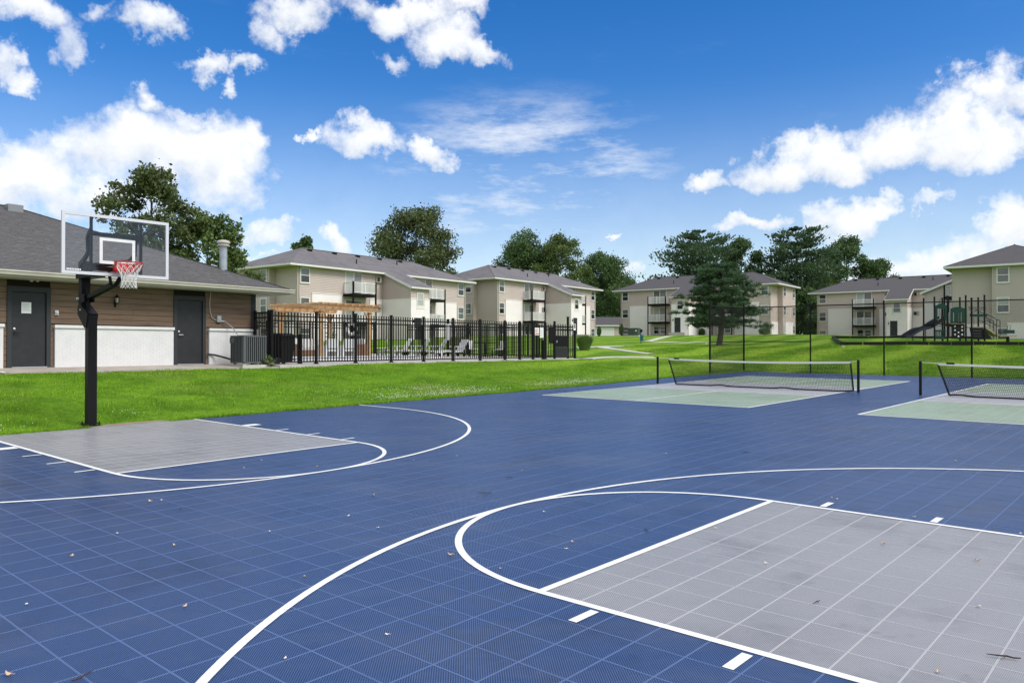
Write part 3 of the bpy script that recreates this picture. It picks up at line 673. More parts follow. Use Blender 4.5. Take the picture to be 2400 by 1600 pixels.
def door(x0, x1, H, knob, lab):
    d = MB().box(x0+.40, .02, .05, x1-.40, .16, H).build('door', ['door_charcoal'], club); d['label'] = lab
    f = MB(); f.box(x0, -.16, -.05, x0+.36, .2, H+.5); f.box(x1-.36, -.16, -.05, x1, .2, H+.5); f.box(x0+.36, -.16, H+.04, x1-.36, .2, H+.5)
    f.build('door_frame', ['trim_charcoal'], d)
    MB().box(x0+.36, -.3, -.12, x1-.36, .1, .04).build('threshold', ['galvanised'], d)
    k = MB(); kx = x0+.62 if knob < 0 else x1-.62
    k.lathe([(.09,0),(.1,.04),(.05,.06)], 12, (0,0,0)); kk = k.build('lock_plate', ['alu'], d, (kx, .0, 3.45)); kk.rotation_euler = (R(90), 0, 0)
    h = MB(); h.tube([(kx,-.02,3.1),(kx,-.2,3.1)], .05, 8); h.tube([(kx,-.2,3.1),(kx+.38*(-knob),-.21,3.1)], .035, 8); h.build('door_handle', ['alu' if knob < 0 and x0 > -12 else 'black_steel'], d)
    return d
d1 = door(D1[0], D1[1], 6.75, -1, 'charcoal steel door with a white paper notice taped to it')
p = MB(); p.box(-24.2, -.005, 4.85, -23.4, .015, 5.85); o = p.build('paper_notice', ['paper'], d1)
p = MB()
for i in range(7): p.box(-24.12, -.012, 5.65-i*.1, -24.12+random.uniform(.35,.62), -.006, 5.68-i*.1)
p.build('printed_text', ['print_grey'], d1)
d2 = door(D2[0], D2[1], 6.75, -1, 'charcoal steel door with a silver lever handle')
# lamps and boxes on the wall
lt = MB(); lt.tube([(-15.9,-.05,6.0),(-15.9,-.35,6.1),(-15.9,-.42,6.3)], .05, 8); lt.lathe([(.06,0),(.16,.06),(.2,.12)], 8, (-15.9,-.42,6.02)); lt.lathe([(.24,0),(.2,.1),(.12,.24),(.03,.34),(.03,.46)], 8, (-15.9,-.42,6.62)); lt.box(-16.0,-.08,5.7,-15.8,.02,6.4)
for a in range(4): t = math.pi/4+a*math.pi/2; lt.tube([(-15.9+.19*math.cos(t),-.42+.19*math.sin(t),6.12),(-15.9+.2*math.cos(t),-.42+.2*math.sin(t),6.64)], .02, 5)
ln = lt.build('wall_lantern', ['black_steel'], club)
MB().lathe([(.12,0),(.16,.5)], 8, (-15.9,-.42,6.13)).build('lantern_glass', ['lamp_glass'], ln)
fl = MB(); fl.lathe([(.2,0),(.22,.1),(.1,.16)], 10, (-23.4,-.45,8.0))
for s in (-1, 1): fl.tube([(-23.4+s*.1,-.5,7.98),(-23.4+s*.28,-.75,7.8)], [.12,.17], 10)
fl.build('flood_light', ['gutter_cream'], club)
b_ = MB().box(-21.45,-.2,4.75,-21.15,-.02,5.2); b_.lathe([(.13,0),(.13,.14)], 10, (-21.3,-.26,4.9)); b_.build('outlet_box', ['alu'], club)
b_ = MB(); b_.tube([(-5.6,-.12,8.0),(-5.75,-.12,6.6),(-5.7,-.14,5.6),(-5.5,-.14,5.0),(-5.1,-.14,4.8),(-4.4,-.14,4.78)], .045, 8); b_.build('conduit', ['gutter_cream'], club)
b_ = MB().box(-4.95,-.32,4.55,-4.45,-.06,5.25); b_.box(-4.9,-.36,4.75,-4.5,-.31,5.05); b_.build('disconnect_box', ['galvanised'], club)
b_ = MB(); b_.tube([(-4.45,-.2,4.7),(-4.0,-.4,4.6),(-3.6,-1.2,3.9),(-3.6,-2.6,2.7)], .05, 8); b_.build('flexible_conduit', ['galvanised'], club)
b_ = MB(); b_.tube([(-6.05,-.3,1.05),(-5.4,-.6,.95),(-4.9,-1.2,.75),(-4.5,-2.7,.4)], .1, 8); b_.build('insulated_pipe', ['black_hose'], club)
# roof: hip, built of shingle courses over a deck
HW = D_/2+2.5; xe, ye = 3.0, -2.5
ZR = EZ+PIT*HW
rf = MB(); xl = -70
rf.add([(xl,ye,EZ),(xe,ye,EZ),(xe,D_+2.5,EZ),(xl,D_+2.5,EZ),(xe-HW,D_/2,ZR),(xl,D_/2,ZR)], [(0,1,4,5),(1,2,4),(2,3,5,4),(0,5,3),(3,2,1,0)])
roof = rf.build('roof', ['shingle_under'], club)
sh = MB(); nrow = 0; run = .42       # exposure, along the slope
cs = 1/math.hypot(1, PIT); s = 0.0; LS = HW/cs
nvec = Vector((0, -PIT, 1)).normalized()
while s < LS-.05:
    y0 = ye+s*cs; y1 = ye+min(s+run+.04, LS)*cs; z0 = EZ+PIT*(y0-ye); z1 = EZ+PIT*(y1-ye); xr = xe-(y0-ye); xr1 = xe-(y1-ye); x = -60+(.5 if nrow % 2 else 0)+random.uniform(-.1,.1)
    while x < xr:
        b2 = min(x+random.uniform(.82,1.1), xr)
        if b2-x > .05:
            h = random.uniform(.035,.06); bt = min(b2, xr1)
            if bt > x:
                sh.add([(x,y0,z0+.01),(b2-.012,y0,z0+.01),(b2-.012,y0-PIT*h*.5,z0+h),(x,y0-PIT*h*.5,z0+h),(x,y1,z1+.014),(bt-.012,y1,z1+.014)], [(0,1,2,3),(3,2,5,4),(1,5,2),(0,3,4)])
        x = b2
    s += run; nrow += 1
stuff(sh.build('shingle_courses', ['shingle'], roof))
sh2 = MB(); s = 0.0
while s < LS-.05:                 # right end slope, coarse courses
    x0 = xe-s*cs; x1 = xe-min(s+run, LS)*cs; z0 = EZ+PIT*(xe-x0); z1 = EZ+PIT*(xe-x1); ya, yb = ye+(xe-x0), D_+2.5-(xe-x0); ya1, yb1 = ye+(xe-x1), D_+2.5-(xe-x1)
    sh2.add([(x0,ya,z0+.01),(x0,yb,z0+.01),(x0+.02,yb,z0+.05),(x0+.02,ya,z0+.05),(x1,yb1,z1+.012),(x1,ya1,z1+.012)], [(0,1,2,3),(3,2,4,5)]); s += run
stuff(sh2.build('shingle_courses', ['shingle'], roof))
hp = MB(); a, b = Vector((xe,ye,EZ)), Vector((xe-HW,D_/2,ZR)); n = 40
for i in range(n):
    p, q = a.lerp(b, i/n), a.lerp(b, (i+1)/n+.01); hp.beam(p+Vector((0,0,.05)), q+Vector((0,0,.03)), .5, .06)
hp.beam((xe-HW,D_/2,ZR+.04),(-70,D_/2,ZR+.04), .6, .08)
hp.build('hip_cap', ['shingle'], roof)
gt = MB(); prof = [(ye-.45,EZ-.02),(ye-.47,EZ-.12),(ye-.40,EZ-.2),(ye-.36,EZ-.42),(ye-.05,EZ-.48),(ye-.02,EZ-.02),(ye-.08,EZ-.02),(ye-.1,EZ-.4),(ye-.32,EZ-.36),(ye-.4,EZ-.02)]
gt.prism_x(prof, -66, xe+.4)
gt.build('gutter', ['gutter_cream'], roof)
MB().box(xe+.0,ye-.05,EZ-.48,xe+.3,D_+2.5,EZ-.02).build('gutter', ['gutter_cream'], roof)
sf = MB(); sf.box(-66,ye,EZ-.62,xe,-.04,EZ-.5); sf.box(.04,-.04,EZ-.62,xe,D_,EZ-.5); sf.build('soffit', ['soffit'], roof)
fs_ = MB(); fs_.box(-66,ye-.02,EZ-.6,xe+.0,ye+.08,EZ-.02); fs_.build('fascia', ['gutter_cream'], roof)
vp = MB(); vx, vy = -2.2, 2.85; vz = EZ+PIT*(xe-vx)-.3
vp.lathe([(.42,0),(.42,3.0)], 16, (vx,vy,vz)); pipe = vp.build('vent_pipe', ['galvanised'], roof)
vc = MB(); vc.lathe([(.5,3.0),(.72,3.02),(.72,3.12),(.6,3.14),(.6,3.34),(.74,3.36),(.74,3.5),(.6,3.66),(.2,3.76)], 18, (vx,vy,vz)); vc.build('vent_cap', ['gutter_cream'], pipe)
MB().box(xe-HW-1.3,D_/2-2.0,ZR-1.0,xe-HW+.2,D_/2-.9,ZR+.0).build('roof_vent', ['grey_steel'], roof)

# ------------------------------------------------------------------ air conditioner on its pad
acp = yard(-4.95, -5.2, 0)
ac = thing('air_conditioner', 'grey outdoor air conditioner with louvred sides on a pad by the clubhouse', 'air conditioner', (acp.x, acp.y, 3.02), YD)
MB().box(-.3,-.3,-.3,3.1,2.7,.1).build('pad', ['concrete'], ac)
fe = MB()
for x in (.3, 2.5):
    for y in (.3, 2.1): fe.box(x-.16,y-.12,.1,x+.16,y+.12,.3)
fe.build('foot', ['alu'], ac)
MB().box(.06,.06,.3,2.74,2.34,3.1).build('coil', ['ac_dark'], ac)
fr = MB()
for x, y in ((0,0),(2.8,0),(2.8,2.4),(0,2.4)):
    fr.box(x-.12 if x else x, y-.12 if y else y, .3, (x if x else x+.3), (y if y else y+.3), 3.1)
fr.box(0,0,.28,2.8,2.4,.42); fr.box(-.03,-.03,3.08,2.83,2.43,3.22); fr.build('casing', ['ac_grey'], ac)
for i in range(9): x = .36+i*.255; MB().box(x,-.03,.42,x+.11,.04,3.08).build('louvre', ['ac_grey'], ac)
for i in range(7): y = .36+i*.26; MB().box(-.03,y,.42,.04,y+.1,3.08).build('louvre', ['ac_grey'], ac)
MB().box(-.16,1.7,2.4,.0,2.3,3.0).build('service_box', ['ac_grey'], ac)
fg = MB()
for r_ in (.3,.55,.8,1.0): fg.tube([(1.4+r_*math.cos(t*.524),1.2+r_*math.sin(t*.524),3.24) for t in range(13)], .02, 5, cap=False)
fg.build('fan_guard', ['ac_grey'], ac)

# ------------------------------------------------------------------ basketball hoop
hb = court(6, -.1); HZ = hb.z
hoop = thing('basketball_hoop', 'tall black basketball hoop with clear backboard, red rim and white net', 'basketball hoop', (hb.x, hb.y, HZ), COURT_RZ)
# local: x across the lane, y away from the court
pl = MB(); pl.box(-.26,-.26,.22,.26,.26,6.9)
post = pl.build('pole', ['black_steel'], hoop)
bp = MB(); bp.box(-.5,-.5,.02,.5,.5,.08); bp.box(-.42,-.42,.17,.42,.42,.23)
for x in (-.36,.36):
    for y in (-.36,.36): bp.tube([(x,y,.0),(x,y,.34)], .035, 6)
bp.build('base_plate', ['black_steel'], post)
of = MB()
for s in (-1, 1):                 # side plates of the offset joint
    of.prism_x([(-.27,6.95),(.0,6.1),(.27,6.1),(1.36,7.0),(1.36,7.55),(.84,7.55)], s*.29-.025, s*.29+.025)
of.beam((0,.2,6.2),(0,1.3,7.05),.5,.06); of.beam((0,-.22,6.95),(0,.86,7.5),.5,.05); of.build('offset_bracket', ['black_steel'], post)
MB().tube([(-.34,.9,7.25),(.34,.9,7.25)], .06, 8).build('pivot_bolt', ['alu'], post)
up = MB(); up.box(-.26,.84,6.95,.26,1.36,10.3); up.build('upper_pole', ['black_steel'], post)
jk = MB(); jk.tube([(0,.55,7.0),(0,.5,8.6)], .1, 8); jk.build('height_actuator', ['black_steel'], post)
# arms to the board (board plane at y = -3.9)
BY = -3.9
for s in (-1, 1):
    MB().beam((s*.3,1.2,7.95),(s*.28,.3,7.98),.07,.5).build('arm_hinge', ['black_steel'], hoop)
    a = MB(); a.beam((s*.15,.5,7.98),(s*.15,-3.4,8.62),.1,.24); a.beam((s*.15,-3.4,8.62),(s*.4,BY+.2,9.3),.1,.24); a.build('lower_arm', ['black_steel'], hoop)
    a = MB(); a.beam((s*.3,1.1,10.05),(s*1.25,-2.4,10.1),.14,.3); a.beam((s*1.25,-2.4,10.1),(s*1.32,-3.1,10.4),.14,.26); a.beam((s*1.32,-3.1,10.4),(s*1.36,-3.1,11.3),.14,.2); a.beam((s*1.36,-3.1,11.3),(s*1.4,BY+.12,11.75),.14,.2)
    a.build('upper_arm', ['black_steel'], hoop)
MB().tube([(-.46,1.1,7.95),(.46,1.1,7.95)], .07, 8).build('pivot_bolt', ['alu'], hoop)
cr = MB(); cr.beam((-1.4,BY+.14,11.45),(1.4,BY+.14,11.45),.1,.22); cr.build('cross_bar', ['black_steel'], hoop)
cr = MB(); cr.beam((-1.4,BY+.14,9.45),(1.4,BY+.14,9.45),.1,.26); cr.build('cross_bar', ['black_steel'], hoop)
mt = MB(); mt.box(-.45,-1.0,9.2,.45,1.3,9.5); mt.build('mounting_plate', ['black_steel'], hoop)
for s in (-1, 1): MB().box(s*1.4-.07,BY+.08,9.2,s*1.4+.07,BY+.2,12.5).build('upright_brace', ['black_steel'], hoop)
bx0, bx1, bz0, bz1 = -3.0, 3.0, 9.05, 12.55
gl = MB(); gl.box(bx0+.15,BY-.02,bz0+.15,bx1-.15,BY+.02,bz1-.15); board = gl.build('backboard', ['board_glass'], hoop); board['label'] = 'clear glass backboard in an aluminium frame'
MB().ring(bx0,bz0,bx1,bz1,.17,BY-.06,BY+.07).build('board_frame', ['alu'], board)
MB().ring(-1.0,9.75,1.0,11.25,.17,BY-.035,BY-.022).build('target_square', ['line_white'], board)
wd = MB()
for i in range(9): wd.box(bx0+.26+i*.085,BY-.034,9.26,bx0+.26+i*.085+.06,BY-.022,9.36)
wd.build('board_lettering', ['line_white'], board)
rim = MB(); RZ = 9.84-HZ; rc_ = (.12, -5.2)
cp = [(rc_[0]+.75*math.cos(2*math.pi*i/32), rc_[1]+.75*math.sin(2*math.pi*i/32), RZ) for i in range(33)]
rim.tube(cp, .035, 8, cap=False); rimo = rim.build('rim', ['rim_red'], hoop, smooth=True)
# sheet of steel that carries the rim: curved flange behind and below it
fl = MB(); m_ = 14
va = [(rc_[0]+.76*math.cos(t), rc_[1]+.76*math.sin(t)) for t in [math.pi*(-.08+1.16*i/m_) for i in range(m_+1)]]
for i in range(m_):
    dz = lambda k: .18+.30*math.sin(math.pi*min(max(k/m_, 0), 1))
    (x0,y0),(x1,y1) = va[i], va[i+1]
    fl.add([(x0,y0,RZ-dz(i)),(x1,y1,RZ-dz(i+1)),(x1,y1,RZ),(x0,y0,RZ)], [(0,1,2,3)]); fl.add([(x0,y0+.02,RZ-dz(i)),(x1,y1+.02,RZ-dz(i+1)),(x1,y1+.02,RZ),(x0,y0+.02,RZ)], [(3,2,1,0)])
fl.box(-.4+rc_[0],-4.5,RZ-.5,.4+rc_[0],BY-.06,RZ-.03)
fl.build('rim_flange', ['rim_red'], rimo)
for s in (-1, 1): MB().tube([(rc_[0]+s*.3,-4.52,RZ-.38),(rc_[0]+s*.3,-4.42,RZ-.38)], .04, 6).build('bolt', ['alu'], rimo)
nt_ = MB(); nn = 12; lev = [(.73,-.04),(.62,-.30),(.47,-.58),(.40,-.82),(.38,-1.04),(.40,-1.26),(.43,-1.45)]
for k in range(nn):
    for sg in (-1, 1):
        pts = []
        for j, (r_, z_) in enumerate(lev):
            t = 2*math.pi*(k+sg*(.5 if j else 0)*((j % 2) if 1 else 0))/nn
            pts.append((rc_[0]+r_*math.cos(t), rc_[1]+r_*math.sin(t), RZ+z_))
        nt_.tube(pts, .016, 5, cap=False)
nt_.build('net', ['net_white'], rimo)

# ------------------------------------------------------------------ pool fences: posts, rails and every picket a part
PK = {}
def picket_fence(label, pts, H, zf, group=None, npk=13, skip=()):
    """pts: yard x,y of the posts in order; zf gives the ground height"""
    o0 = yard(*pts[0]); z0 = zf(*pts[0])
    f = thing('pool_fence', label, 'fence', (o0.x, o0.y, z0), YD, group)
    def lp(x, y, z): return (x-pts[0][0], y-pts[0][1], z-z0)
    if 'pk' not in PK:
        PK['pk'] = MB().box(-.05,-.05,.22,.05,.05,H-.12).mesh('picket', ['black_steel'])
        b = MB(); b.box(-.13,-.13,0,.13,.13,H); b.box(-.16,-.16,H,.16,.16,H+.06); b.box(-.26,-.26,.0,.26,.26,.05); b.box(-.18,-.18,.05,.18,.18,.16); PK['post'] = b.mesh('post', ['black_steel'])
    for x, y in pts: link('post', PK['post'], f, lp(x, y, zf(x, y)))
    for i in range(len(pts)-1):
        if i in skip: continue
        (xa, ya), (xb, yb) = pts[i], pts[i+1]; ln = math.hypot(xb-xa, yb-ya); n = max(2, round(ln/6*npk)); ang = math.atan2(yb-ya, xb-xa)
        for zr in (.30, H-1.12, H-.58):
            MB().beam(lp(xa, ya, zf(xa, ya)+zr), lp(xb, yb, zf(xb, yb)+zr), .14, .15).build('rail', ['black_steel'], f)
        for k in range(1, n+1):
            t = k/(n+1); x, y = xa+(xb-xa)*t, ya+(yb-ya)*t
            link('picket', PK['pk'], f, lp(x, y, zf(x, y)), ang)
    return f
FX = [-1.1,5,11,17,23,29,35,41,44.8,48.4,51.9]
dz_ = lambda x, y: deck_z(y)
front_fence = picket_fence('black steel picket fence along the front of the pool deck', [(x,-4.7) for x in FX], 6.0, dz_)
side = picket_fence('short run of black picket fence joining the clubhouse corner to the pool fence', [(-.35,-.55),(-1.05,-4.15)], 6.35, dz_)
end_fence = picket_fence('black picket fence along the far end of the pool deck', [(61,-4.7+8.1*i) for i in range(6)], 6.0, dz_, npk=11)
rear_fence = picket_fence('black picket fence along the back of the pool deck, behind the pergola', [(61-8.0*i, 36.8) for i in range(1, 8)], 6.0, dz_, npk=10)

# gate with mesh guard panels at the right end of the fence
gp = yard(51.9, -4.7); gate = thing('pool_gate', 'black metal pool gate with solid lock guards at the end of the fence', 'gate', (gp.x, gp.y, deck_z(-4.7)), YD)
for x, h in ((2.7,6.3),(6.8,7.2),(9.0,5.9)): MB().box(x-.15,-.15,0,x+.15,.15,h).build('post', ['black_steel'], gate)
for zr in (.3, 4.9, 5.4): MB().box(.15,-.05,zr,8.9,.05,zr+.12).build('rail', ['black_steel'], gate)
for k in range(17): x = .4+k*.5; MB().box(x-.03,-.075,.2,x+.03,-.052,5.9).build('picket', ['black_steel'], gate)
MB().box(.9,-.14,2.6,2.5,-.09,5.2).build('guard_panel', ['black_matt'], gate)
MB().box(2.9,-.14,2.0,6.6,-.09,3.9).build('guard_panel', ['black_matt'], gate)
MB().box(2.9,-.13,.2,6.6,-.1,1.95).build('mesh_panel', ['ac_dark'], gate)
MB().box(2.2,-.3,2.5,2.9,-.15,3.1).build('lock_box', ['black_steel'], gate)
MB().tube([(2.95,-.3,2.75),(2.95,-.34,3.1)], .06, 8).build('gate_handle', ['alu'], gate)
MB().box(8.3,-.2,4.9,9.0,-.16,6.0).build('rule_sign', ['paper'], gate)
t_ = MB(); t_.box(8.5,-.21,5.25,8.85,-.204,5.9); t_.build('sign_symbol', ['black_matt'], gate)
# two notices on the fence
sp_ = yard(48.55, -4.85, deck_z(-4.7)); sg_ = thing('fence_sign', 'white pool rules sign with a red band hung on the picket fence', 'sign', tuple(sp_), YD)
MB().box(.1,-.06,3.9,1.25,-.02,5.1).build('sign_board', ['paper'], sg_); MB().box(.2,-.07,4.05,1.15,-.062,4.2).build('red_band', ['sign_red'], sg_)
x_ = MB()
for i in range(5): x_.box(.2,-.07,4.32+i*.13,1.0-random.uniform(0,.25),-.062,4.37+i*.13)
x_.build('printed_text', ['sign_red'], sg_)
sg_ = thing('fence_sign', 'narrow plain white notice on the picket fence beside the red banded sign', 'sign', tuple(sp_), YD)
MB().box(1.5,-.06,3.5,2.5,-.02,5.15).build('sign_board', ['paper'], sg_)
x_ = MB()
for i in range(9): x_.box(1.62,-.07,3.7+i*.14,2.3-random.uniform(0,.3),-.062,3.74+i*.14)
x_.build('printed_text', ['print_grey'], sg_)
bo = yard(50.4, -5.3, deck_z(-5)); b_ = thing('bollard', 'short black bollard in front of the picket fence near the gate', 'bollard', tuple(bo), YD)
MB().lathe([(.24,0),(.24,3.0),(.2,3.1)], 12).build('shaft', ['black_matt'], b_); MB().lathe([(.34,0),(.34,.12)], 12).build('base_ring', ['black_matt'], b_)

# ------------------------------------------------------------------ things on the pool deck
def on_deck(x, y): return yard(x, y, deck_z(y))
wb = on_deck(1.9, -2.6); bn = thing('wheelie_bin', 'black wheeled rubbish bin behind the pool fence', 'bin', tuple(wb), YD)
b = MB(); b.add([(-.75,-.8,.25),(.75,-.8,.25),(.75,.75,.25),(-.75,.75,.25),(-1.0,-1.0,3.1),(1.0,-1.0,3.1),(1.0,1.0,3.1),(-1.0,1.0,3.1)], MB.BF); b.build('body', ['plastic_black'], bn)
b = MB(); b.box(-1.1,-1.1,3.1,1.1,1.15,3.25); b.add([(-1.0,-1.0,3.25),(1.0,-1.0,3.25),(1.0,1.0,3.25),(-1.0,1.0,3.25),(-.8,-.6,3.5),(.8,-.6,3.5),(.8,.9,3.5),(-.8,.9,3.5)], MB.BF); b.build('lid', ['plastic_black'], bn)
for s in (-.8, .8):
    o = MB().lathe([(.33,-.1),(.33,.1)], 16).build('wheel', ['black_matt'], bn, (s,.9,.33)); o.rotation_euler = (0, R(90), 0)
MB().tube([(-.8,1.15,3.05),(-.8,1.35,3.1),(.8,1.35,3.1),(.8,1.15,3.05)], .06, 6).build('handle', ['plastic_black'], bn)
ho = on_deck(-.1, -3.5); hs_ = MB()
for k in range(5): hs_.tube([(.85*math.cos(t*.35)*(1-.05*k)+.1*k, .5*math.sin(t*.35), .12+.13*k+.04*math.sin(t)) for t in range(19)], .06, 6)
o = hs_.build('hose', ['black_hose'], None, tuple(ho), YD); tag(o, 'coiled black hose lying behind the corner of the pool fence', 'hose')
sb = on_deck(4.0,-3.0); o = thing('bollard', 'square black post standing beside the wheelie bin', 'bollard', tuple(sb), YD); MB().box(-.2,-.2,0,.2,.2,3.3).build('shaft', ['plastic_black'], o); MB().box(-.23,-.23,3.3,.23,.23,3.4).build('cap', ['plastic_black'], o)

pg0 = on_deck(24.7, 18.6); PG = thing('pergola', 'cedar pergola with slatted top over the pool seating', 'pergola', tuple(pg0), YD)
for x in (0, 10):
    for y in (0, 10):
        po = MB().box(x-.27,y-.27,0,x+.27,y+.27,7.3).build('post', ['cedar'], PG)
        for ax in (0, 1):
            s = 1 if (x, y)[ax] == 0 else -1; b = MB(); e = (s*1.1, 0) if ax == 0 else (0, s*1.1)
            b.beam((x+e[0]*.2,y+e[1]*.2,6.2),(x+e[0],y+e[1],7.2),.25,.25); b.build('knee_brace', ['cedar'], po)
        MB().box(x-.3,y-.3,7.0,x+.3,y+.3,7.1).build('bracket', ['black_steel'], po)
for y in (0, 10):
    for dy in (-.32, .32): MB().prism_y([(-1.4,7.72),(-1.1,7.42),(11.1,7.42),(11.4,7.72),(11.4,7.95),(-1.4,7.95)], y+dy-.07, y+dy+.07).build('beam', ['cedar'], PG)
for i in range(9):
    x = -.9+i*1.475; MB().prism_x([(-1.5,8.12),(-1.2,7.95),(11.2,7.95),(11.5,8.12),(11.5,8.4),(-1.5,8.4)], x-.07, x+.07).build('rafter', ['cedar'], PG)
for i in range(8):
    y = -1.2+i*1.77; MB().box(-1.4,y-.09,8.4,11.4,y+.09,8.5).build('slat', ['cedar'], PG)

def sofa(x, y, ln, label, ang=0):
    p = on_deck(x, y); s = thing('sofa', label, 'sofa', tuple(p), YD+ang, 'wicker sofas under the pergola')
    MB().box(0,0,.1,ln,2.6,1.0).build('base', ['wicker'], s); MB().box(0,2.3,1.0,ln,2.7,2.4).build('back', ['wicker'], s)
    for xx in (0, ln-.45): MB().box(xx,0,1.0,xx+.45,2.3,2.0).build('arm', ['wicker'], s)
    n = max(1, round((ln-.9)/2.1)); c = (ln-.9)/n
    for i in range(n):
        b = MB(); b.box(.47+i*c,.05,1.0,.43+(i+1)*c,2.28,1.45); b.build('seat_cushion', ['cushion'], s)
        b = MB(); b.prism_x([(1.75,1.45),(2.28,1.45),(2.28,2.75),(2.1,2.85),(1.95,2.75)], .5+i*c, .4+(i+1)*c); b.build('back_cushion', ['cushion'], s)
sofa(26.0,26.0,6.6,'brown wicker sofa with white cushions at the back of the pergola')
sofa(33.4,25.2,5.0,'brown wicker sofa with white cushions at the right side of the pergola', R(-90))
def armchair(x, y, ang, label):
    p = on_deck(x, y); s = thing('armchair', label, 'armchair', tuple(p), YD+ang)
    MB().box(-1.2,-1.1,.9,1.2,1.1,1.4).build('seat', ['cushion'], s); b = MB(); b.prism_x([(.8,1.4),(1.3,1.4),(1.5,2.9),(1.2,2.9)], -1.1, 1.1); b.build('back', ['cushion'], s)
    for xx in (-1.25, 1.05): MB().box(xx,-1.1,0,xx+.2,1.2,1.9).build('arm', ['plastic_white'], s)
armchair(27.5,20.5,R(180),'white cushioned armchair turned towards the wicker sofas, left of the other'); armchair(31.2,20.8,R(180),'white cushioned armchair turned towards the wicker sofas, right of the other')

def chaise(X, Y, rz, label):
    lx, ly = to_yard(X, Y); s = thing('chaise_longue', label, 'sun lounger', (X, Y, deck_z(ly)), rz, 'white chaises along the end of the pool deck')
    # local: foot at -x, head at +x
    MB().prism_y([(-3.2,.55),(-3.2,.75),(-1.6,1.15),(-.2,.95),(1.3,1.05),(1.3,.8),(-.2,.7),(-1.6,.85)], -1.05, 1.05).build('seat', ['plastic_white'], s)
    MB().prism_y([(1.1,.85),(1.3,1.05),(2.5,3.05),(2.7,2.95),(1.5,.8)], -1.05, 1.05).build('backrest', ['plastic_white'], s)
    for yy in (-1.2, 1.02):
        MB().box(-.4,yy,1.7,1.9,yy+.18,1.85).build('armrest', ['plastic_white'], s)
        MB().box(-.3,yy+.02,0,-.1,yy+.16,1.7).build('leg', ['plastic_white'], s); MB().box(-3.0,yy+.02,0,-2.8,yy+.16,.62).build('leg', ['plastic_white'], s)
        o = MB().lathe([(.36,-.06),(.36,.06)], 14).build('wheel', ['black_matt'], s, (1.7, yy+.09, .36)); o.rotation_euler = (R(90), 0, 0)
        MB().beam((1.5,yy+.09,.85),(1.7,yy+.09,.36),.1,.1).build('leg', ['plastic_white'], s)
for i, (X, Y, lab) in enumerate([(-20.7,139,'leftmost white plastic chaise longue beyond the pool fence'),(-17.6,140.5,'second white chaise longue from the pergola, beyond the pool fence'),(-14.5,141,'third white chaise longue from the pergola, beyond the pool fence'),(-10.6,139,'rightmost white chaise longue, beside the dark round table')]):
    chaise(X, Y, R(-8) if i < 3 else R(35), lab)
def table_at(X, Y):
    lx, ly = to_yard(X, Y); s = thing('round_table', 'dark round table beyond the pool fence with two pale chairs', 'table', (X, Y, deck_z(ly)))
    MB().lathe([(2.2,2.45),(2.25,2.5),(2.2,2.6)], 24).build('table_top', ['black_matt'], s); MB().lathe([(.14,0),(.12,2.45)], 10).build('column', ['black_matt'], s); MB().lathe([(1.0,0),(.9,.12),(.15,.2)], 16).build('base', ['black_matt'], s)
table_at(-4.8, 140.5)
def chair_at(X, Y, rz, lab):
    lx, ly = to_yard(X, Y); s = thing('garden_chair', lab, 'chair', (X, Y, deck_z(ly)), rz, 'pale chairs at the dark table')
    MB().box(-.8,-.8,1.3,.8,.8,1.42).build('seat', ['cushion'], s); MB().prism_x([(.7,1.42),(.82,1.42),(1.05,2.9),(.95,2.9)], -.8, .8).build('backrest', ['cushion'], s)
    for x in (-.75,.65):
        for y in (-.75,.65): MB().box(x,y,0,x+.1,y+.1,1.3).build('leg', ['black_matt'], s)
chair_at(-6.6,139.0,R(60),'pale garden chair to the left of the dark round table'); chair_at(-2.6,139.3,R(-60),'pale garden chair to the right of the dark round table')
chair_at(-26.2,136,R(100),'pale chair standing right of the pergola post'); chair_at(-23.0,137,R(-80),'pale chair facing the pergola beside the chaises')
lr = on_deck(31.5, 12.5+9); lr = Vector((-27.2, 132, deck_z(to_yard(-27.2,132)[1]))); s = thing('life_ring', 'white life ring hung on a black stand beside the pergola', 'life ring', tuple(lr), R(0))
MB().box(-.12,-.1,0,.12,.1,6.0).build('stand', ['black_steel'], s)
b = MB(); b.tube([(.72*math.cos(2*math.pi*i/20), -.2, 4.6+.9*math.sin(2*math.pi*i/20)) for i in range(21)], .28, 8, cap=False); b.build('ring', ['plastic_white'], s, smooth=True)
um = Vector((-11.5, 139.5, deck_z(to_yard(-11.5,139.5)[1]))); s = thing('patio_heater', 'closed white parasol on a black pole beyond the pool fence', 'parasol', tuple(um))
MB().lathe([(.25,0),(.25,2.9)], 10).build('pole', ['black_matt'], s); MB().lathe([(.3,2.9),(.36,3.2),(.34,5.6),(.15,5.9)], 12).build('canopy', ['plastic_white'], s); MB().lathe([(.3,5.9),(.3,6.6),(.1,6.7)], 10).build('top', ['black_matt'], s)
s.name = 'closed_parasol'
def planter(x, y, lab):
    p = on_deck(x, y); s = thing('potted_plant', lab, 'plant', tuple(p), YD)
    MB().lathe([(.5,0),(.7,1.4),(.74,1.5)], 12).build('pot', ['plastic_black'], s); V = []; F = []
    for _ in range(260):
        t = random.uniform(0, 6.28); r_ = random.uniform(0, .9); z = 1.4+random.uniform(0, 2.6); c = Vector((r_*math.cos(t), r_*math.sin(t), z)); d = Vector((random.gauss(0,1), random.gauss(0,1), random.gauss(0,1))).normalized(); e = d.orthogonal().normalized(); o = len(V)
        V += [tuple(c-d*.25), tuple(c+e*.1), tuple(c+d*.25), tuple(c-e*.1)]; F.append((o,o+1,o+2,o+3))
    link('foliage', np_mesh('foliage', V, F, ['leaf_dark']), s)
